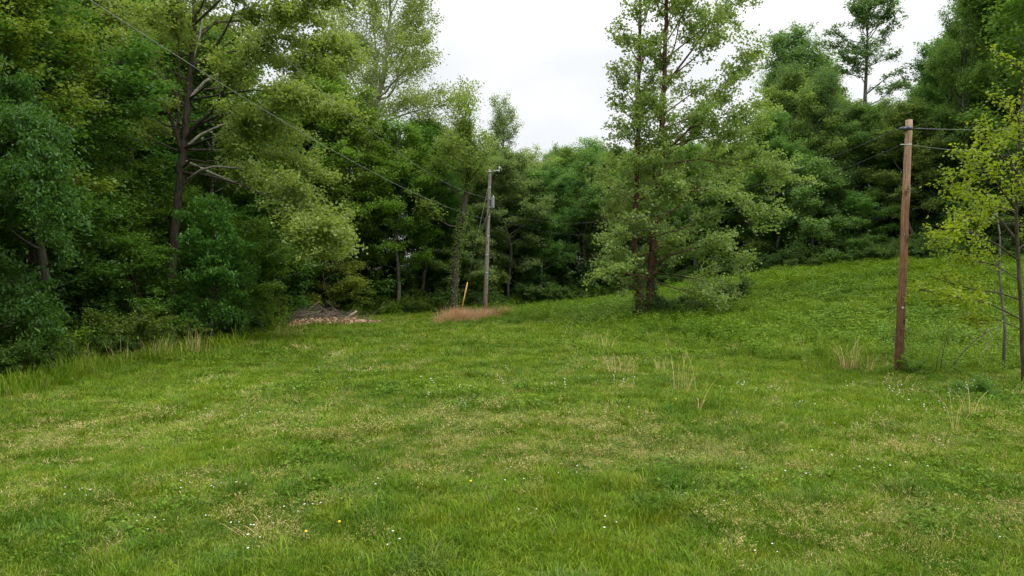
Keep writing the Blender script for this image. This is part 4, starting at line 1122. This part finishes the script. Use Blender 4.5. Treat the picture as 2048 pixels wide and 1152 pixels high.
mb = MB(); c_ = np.array(list(axisB)) * .26 + [-.02, -.11, 0]; mb.box(c_, (.05, .012, .075), None, 0)
link('metal_tag', mb.mesh('tag', [STEEL]), e)
# grey pole
PG = on_ground(970, 633); DG = PG.y
GT = at(980, 340, DG)
axisG = GT - PG; hG = axisG.length
e2 = empty('utility_pole', PG, 'tall grey weathered utility pole with a small transformer at the field corner', 'utility pole')
mb = MB(); pole_tube(mb, axisG, .15, .105, 16)
link('shaft', mb.mesh('shaft', [pole_material('grey_pole_wood', (0.27, 0.245, 0.22), (0.25, 0.22, 0.19), (0.20, 0.12, 0.085), hG * .35)]), e2)
def pg(f, off=(0, 0, 0)): return np.array(list(axisG)) * f + np.array(off)
mb = MB(); mb.tube([pg(.985, (-.05, -.1, 0)), pg(.985, (.35, -.15, .06)), pg(.985, (.62, -.2, .10))], .028, 8, 0)
mb.box(pg(.985), (.25, .27, .07), None, 0); mb.box(pg(.998, (0, 0, .01)), (.16, .16, .02), None, 0)
arm = link('bracket_arm', mb.mesh('arm', [STEEL]), e2)
mb = MB(); c = pg(.985, (.62, -.2, .10)); mb.tube([c + [0, 0, -.14], c + [.01, 0, -.05], c + [.02, 0, .06], c + [.03, 0, .16], c + [.04, 0, .26]], [.03, .055, .035, .055, .03], 10, 0)
mb.tube([c + [.04, 0, .24], c + [.18, 0, .12], c + [.2, 0, -.12]], .016, 6, 0)
link('insulator', mb.mesh('insul', [PORC]), arm)
mb = MB(); c = pg(.985, (-.05, -.02, .1)); mb.tube([c + [0, 0, -.05], c, c + [0, 0, .05], c + [0, 0, .1]], [.03, .06, .035, .05], 10, 0)
link('top_insulator', mb.mesh('insul', [PORC]), e2)
mb = MB(); c = pg(.775, (.26, -.12, 0)); mb.tube([c + [0, 0, -.36], c + [0, 0, -.33], c + [0, 0, .30], c + [0, 0, .33]], [.11, .13, .13, .14], 16, 0)
tank = link('transformer', mb.mesh('tank', [BOXGREY]), e2)
mb = MB(); mb.tube([c + [0, 0, .33], c + [0, 0, .36]], [.155, .15], 16, 0); link('lid', mb.mesh('lid', [STEEL]), tank)
mb = MB(); mb.tube([c + [.04, 0, .36], c + [.05, 0, .42], c + [.06, 0, .50]], [.04, .05, .02], 8, 0); link('bushing', mb.mesh('bush', [PORC]), tank)
mb = MB(); mb.box(pg(.80, (.08, -.08, 0)), (.30, .1, .05), None, 0); mb.box(pg(.745, (.08, -.08, 0)), (.30, .1, .05), None, 0)
mb.box(pg(.80, (-.15, -.02, 0)), (.14, .04, .04), None, 0); link('mounting_bracket', mb.mesh('mount', [STEEL]), e2)
mb = MB()
mb.tube([pg(.67, (-.14, -.12, .1)), pg(.64, (-.19, -.16, 0)), pg(.60, (-.22, -.17, 0)), pg(.575, (-.3, -.15, 0)), pg(.60, (-.32, -.12, 0)), pg(.66, (-.2, -.1, .1))], .035, 7, 0)
mb.tube([pg(.74, (.12, -.15, 0)), pg(.69, (.0, -.18, 0)), pg(.66, (-.12, -.14, 0))], .022, 6, 0)
link('cable_loop', mb.mesh('loop', [CABLE]), e2)
mb = MB()
for f in (.55, .42, .3, .68, .88): mb.tube([pg(f, (0, 0, -.02)), pg(f, (0, 0, .02))], .105 + (1 - f) * .05 + .006, 14, 0)
link('staple_band', mb.mesh('bands', [STEEL]), e2)
# guy wire with yellow guard
ga_ = on_ground(920, 634)
gtop = PG + Vector(pg(.93))
mb = MB(); mb.tube([ga_ + Vector((0, 0, -.1)), ga_.lerp(gtop, .5), gtop], .008, 5, 0)
ge = empty('guy_wire', ga_, 'thin guy wire with a yellow guard tube anchored beside the grey pole', 'guy wire')
mbm = mb.mesh('guy', [ALU]); o = link('wire', mbm, ge); o.location = -ga_
mb = MB(); p0, p1 = ga_.lerp(gtop, .02), ga_.lerp(gtop, .25)
mb.tube([p0, p0.lerp(p1, .5), p1], [.05, .045, .04], 8, 0)
mb.tube([p1, p1 + (p1 - p0) * .01], [.02, .02], 6, 0)
o = link('guard_tube', mb.mesh('guard', [YPLAST]), ge); o.location = -ga_

def wire(name, label, A_, B_, sag, r, mat, group=None):
    A_, B_ = Vector(A_), Vector(B_)
    pts = [A_.lerp(B_, t) - Vector((0, 0, sag * 4 * t * (1 - t))) for t in np.linspace(0, 1, 40)]
    mb = MB(); mb.tube(pts, r, 6, 0)
    o = link(name, mb.mesh(name, [mat]))
    tag(o, label, 'power line', group)
    return o
def through(P0, pts):
    """a hanging line from P0 (at the pole) through seen points, run on past the last one"""
    P = [Vector(P0)] + [Vector(p) for p in pts]
    d = (P[-1] - P[-2]); P.append(P[-1] + d * 1.6 + Vector((0, 0, .6)))
    ys = [p.y for p in P]
    cx = np.polyfit(ys, [p.x for p in P], 1); cz = np.polyfit(ys, [p.z for p in P], 2)
    yy = np.linspace(P[0].y, P[-1].y - 6, 60)
    off = P[0] - Vector((np.polyval(cx, P[0].y), P[0].y, np.polyval(cz, P[0].y)))
    return [(np.polyval(cx, y) + off.x * max(0, (y - 20) / (P[0].y - 20)), y, np.polyval(cz, y) + off.z * max(0, (y - 20) / (P[0].y - 20))) for y in yy]
pA, pB_, pC = PG + Vector(pg(.665, (-.12, -.1, 0))), PG + Vector(pg(.81, (-.2, -.02, 0))), PG + Vector(pg(.985, (-.05, -.02, .2)))
def plane_pt(px, py, P):                      # the lines run in one vertical plane from the pole past the camera's side
    x0, y0, k = -8.4, 13.1, None
    k = (P.x - x0) / (P.y - y0)
    r = ray(px, py); u = r.x / r.y
    d = (x0 - k * y0) / (u - k)
    return at(px, py, d)
for P, seen, r, lab in ((pA, [(833, 389), (740, 338), (639, 280), (500, 205), (300, 86), (148, 0)], .0085, 'lowest of the three lines running from the grey pole towards the viewer'),
                        (pB_, [(823, 326), (750, 264), (649, 184), (500, 57), (430, 0)], .008, 'middle of the three lines running from the grey pole towards the viewer'),
                        (pC, [(720, 108), (680, 62), (600, 0)], .006, 'thin topmost line from the head of the grey pole')):
    pts = through(P, [plane_pt(a, b, P) for a, b in seen])
    mb = MB(); mb.tube(pts, r, 6, 0)
    tag(link('power_line', mb.mesh('line', [ALU])), lab, 'power line')
wire('service_cable', 'twisted black service cable sagging between the two utility poles', PG + Vector(pg(.745, (.1, -.1, 0))), PB + cl + Vector((-.26, -.05, 0)), 1.75, .0085, CABLE)
wire('service_cable', 'thinner cable strung below the twisted cable between the two poles', PG + Vector(pg(.70, (.1, -.1, 0))), PB + Vector(cl2) + Vector((-.2, -.06, 0)), 1.9, .007, CABLE)
wire('service_cable', 'cable leaving the top clamp of the brown pole over the young tree', PB + cl + Vector((.08, -.06, 0)), at(2160, 256, 16.6), .05, .007, ALU)
wire('service_cable', 'thin lower cable leaving the brown pole behind the young tree', PB + Vector(cl2) + Vector((.08, .0, 0)), at(2160, 318, 17.2), .06, .0055, ALU)

# ------------------------------------------------------------------ brush pile, chips, logs
BP = on_ground(640, 648)
e3 = empty('brush_pile', BP, 'heap of bare grey cut branches at the wood edge', 'brush pile', None, 0, (1.15, 1.0, 1.0))
rb = np.random.default_rng(12)
for k in range(170):
    cx, cy = rb.normal() * 1.15 - .15, rb.normal() * .5
    top = .95 * math.exp(-(cx / 1.6) ** 2 - (cy / .9) ** 2)
    z = rb.uniform(.04, max(.1, top))
    az = rb.choice([0, math.pi]) + rb.normal() * .55; L = rb.uniform(.9, 2.6)
    P = limb_path(rb, (cx - math.cos(az) * L / 2, cy - math.sin(az) * L / 2, max(.02, z - .1)), az, rb.normal() * .18 + .05, L, -.15 + rb.normal() * .4, 7, .16)
    P[:, 2] = np.maximum(P[:, 2], .02)
    r0 = rb.choice([.01, .014, .02, .035], p=[.55, .3, .12, .03])
    mb = MB(); mb.tube(P, np.linspace(r0, r0 * .35, 7), 5, 0)
    for q in range(3):
        p, dr = along(P, rb.uniform(.35, .9))
        S = limb_path(rb, p, math.atan2(dr[1], dr[0]) + rb.choice([-1, 1]) * rb.uniform(.4, .9), rb.normal() * .4 + .15, L * .35, .2, 4, .2)
        mb.tube(S, np.linspace(r0 * .5, .004, 4), 3, 0)
    link('branch', mb.mesh('branch', [DEADWOOD if rb.uniform() < .7 else BARK_GREY]), e3)
mb = MB(); mb.tube([(1.2, -.2, .25), (1.6, -.25, .5), (1.95, -.3, .78)], [.07, .06, .05], 8, 0)
link('broken_limb', mb.mesh('limb', [plain('bare_wood', (0.42, 0.35, 0.27), .8)]), e3)
mb = MB(); mb.tube([(-1.0, -.3, .3), (-.6, -.35, .75), (-.2, -.3, 1.1), (.05, -.3, 1.35)], [.05, .04, .03, .015], 6, 0)
link('branch', mb.mesh('branch', [DEADWOOD]), e3)
CHIP = grass_material('wood_chips', (0.34, 0.22, 0.12), (0.46, 0.32, 0.19), (0.52, 0.38, 0.25), trans=0.0)
n = 2600
c0, c1 = CH0, CH1
t = rs.uniform(0, 1, n)
cx = c0.x + (c1.x - c0.x) * t; cy = c0.y + (c1.y - c0.y) * t + rs.normal(size=n) * .55 * np.where(t > .7, .5, 1)
keep = fbm(cx * 1.5, cy * 1.5, 50, 3) > .36
cx, cy = cx[keep], cy[keep]
cc = np.stack([cx, cy, ground(cx, cy) + rs.uniform(.05, 1, len(cx)) * .42 * np.exp(-((cy - c0.y - (c1.y - c0.y) * (cx - c0.x) / (c1.x - c0.x)) / .7) ** 2) * np.where(cx > c0.x + .72 * (c1.x - c0.x), .55, 1)], 1)
V, T, v = flecks(77, 3600, cc, np.array([.05, .05, .01]), .13, .55, 1.6)
o = link('wood_chips', join('wood_chips', [((V, T, v), 0)], [CHIP]))
tag(o, 'pale tan wood chips scattered on the ground below the brush pile', 'wood chips', None, 'stuff')
for (px, py, ln, az, lab) in ((718, 646, .75, .3, 'short pale cut log lying on the wood chips'), (742, 648, .5, 1.9, 'small split log at the end of the wood chips')):
    b = on_ground(px, py)
    mb = MB(); dv = np.array([math.cos(az), math.sin(az), .03]) * ln / 2
    mb.tube([-dv + [0, 0, .1], [0, 0, .11], dv + [0, 0, .1]], [.10, .11, .095], 10, 0)
    o = link('log', mb.mesh('log', [plain('cut_wood', (0.45, 0.33, 0.21), .85)])); o.location = b
    tag(o, lab, 'log')

# ------------------------------------------------------------------ dead stems beside the young tree
def stem(name, label, pts, r, mat=BARK_GREY, twigs=3, seed=1, group=None):
    b = on_ground(*pts[0]); dd0 = b.y
    P = [np.array(list(at(px, py, dd0 + k * .12) - b)) for k, (px, py) in enumerate(pts)]
    P[0][2] = -.1
    rr = np.random.default_rng(seed)
    e_ = empty(name, b, label, 'stem', group)
    mb = MB(); mb.tube(P, np.linspace(r, r * .35, len(P)), 6, 0)
    link('stalk', mb.mesh('stalk', [mat]), e_)
    mb = MB()
    for k in range(twigs):
        p, dr = along(np.array(P), rr.uniform(.35, .95))
        mb.tube(limb_path(rr, p, rr.uniform(0, 6.28), rr.uniform(.2, 1.1), rr.uniform(.4, .9), .2, 5, .2), np.linspace(r * .35, .003, 5), 4, 0)
    link('side_twigs', mb.mesh('twigs', [mat]), e_)
stem('thin_trunk', 'thin pale-barked second stem standing beside the young tree', [(2006, 748), (2010, 660), (2004, 600), (1998, 540), (2000, 470), (1992, 420)], .045, BARK_GREY, 9, 3)
stem('dead_stem', 'leaning dark dead stem arching from the weeds by the brown pole', [(1893, 742), (1925, 705), (1950, 680), (1985, 658), (2010, 652)], .018, BARK_DARK, 5, 4)
stem('dead_stem', 'upright bare stem of the small dead clump by the brown pole', [(1877, 750), (1885, 710), (1893, 675), (1898, 640)], .012, BARK_DARK, 4, 5)
stem('dead_stem', 'short bare stem beside the upright dead stem', [(1868, 752), (1876, 715), (1886, 680)], .012, BARK_DARK, 4, 6)
stem('dead_stem', 'pale crossing dead stem below the young tree branches', [(1950, 735), (1968, 700), (1985, 680), (1972, 650)], .012, DEADWOOD, 4, 7)
stem('dead_stem', 'slim tilted dead stem between the thin trunk and young tree', [(1990, 735), (1975, 690), (1960, 655), (1950, 620)], .010, DEADWOOD, 5, 8)
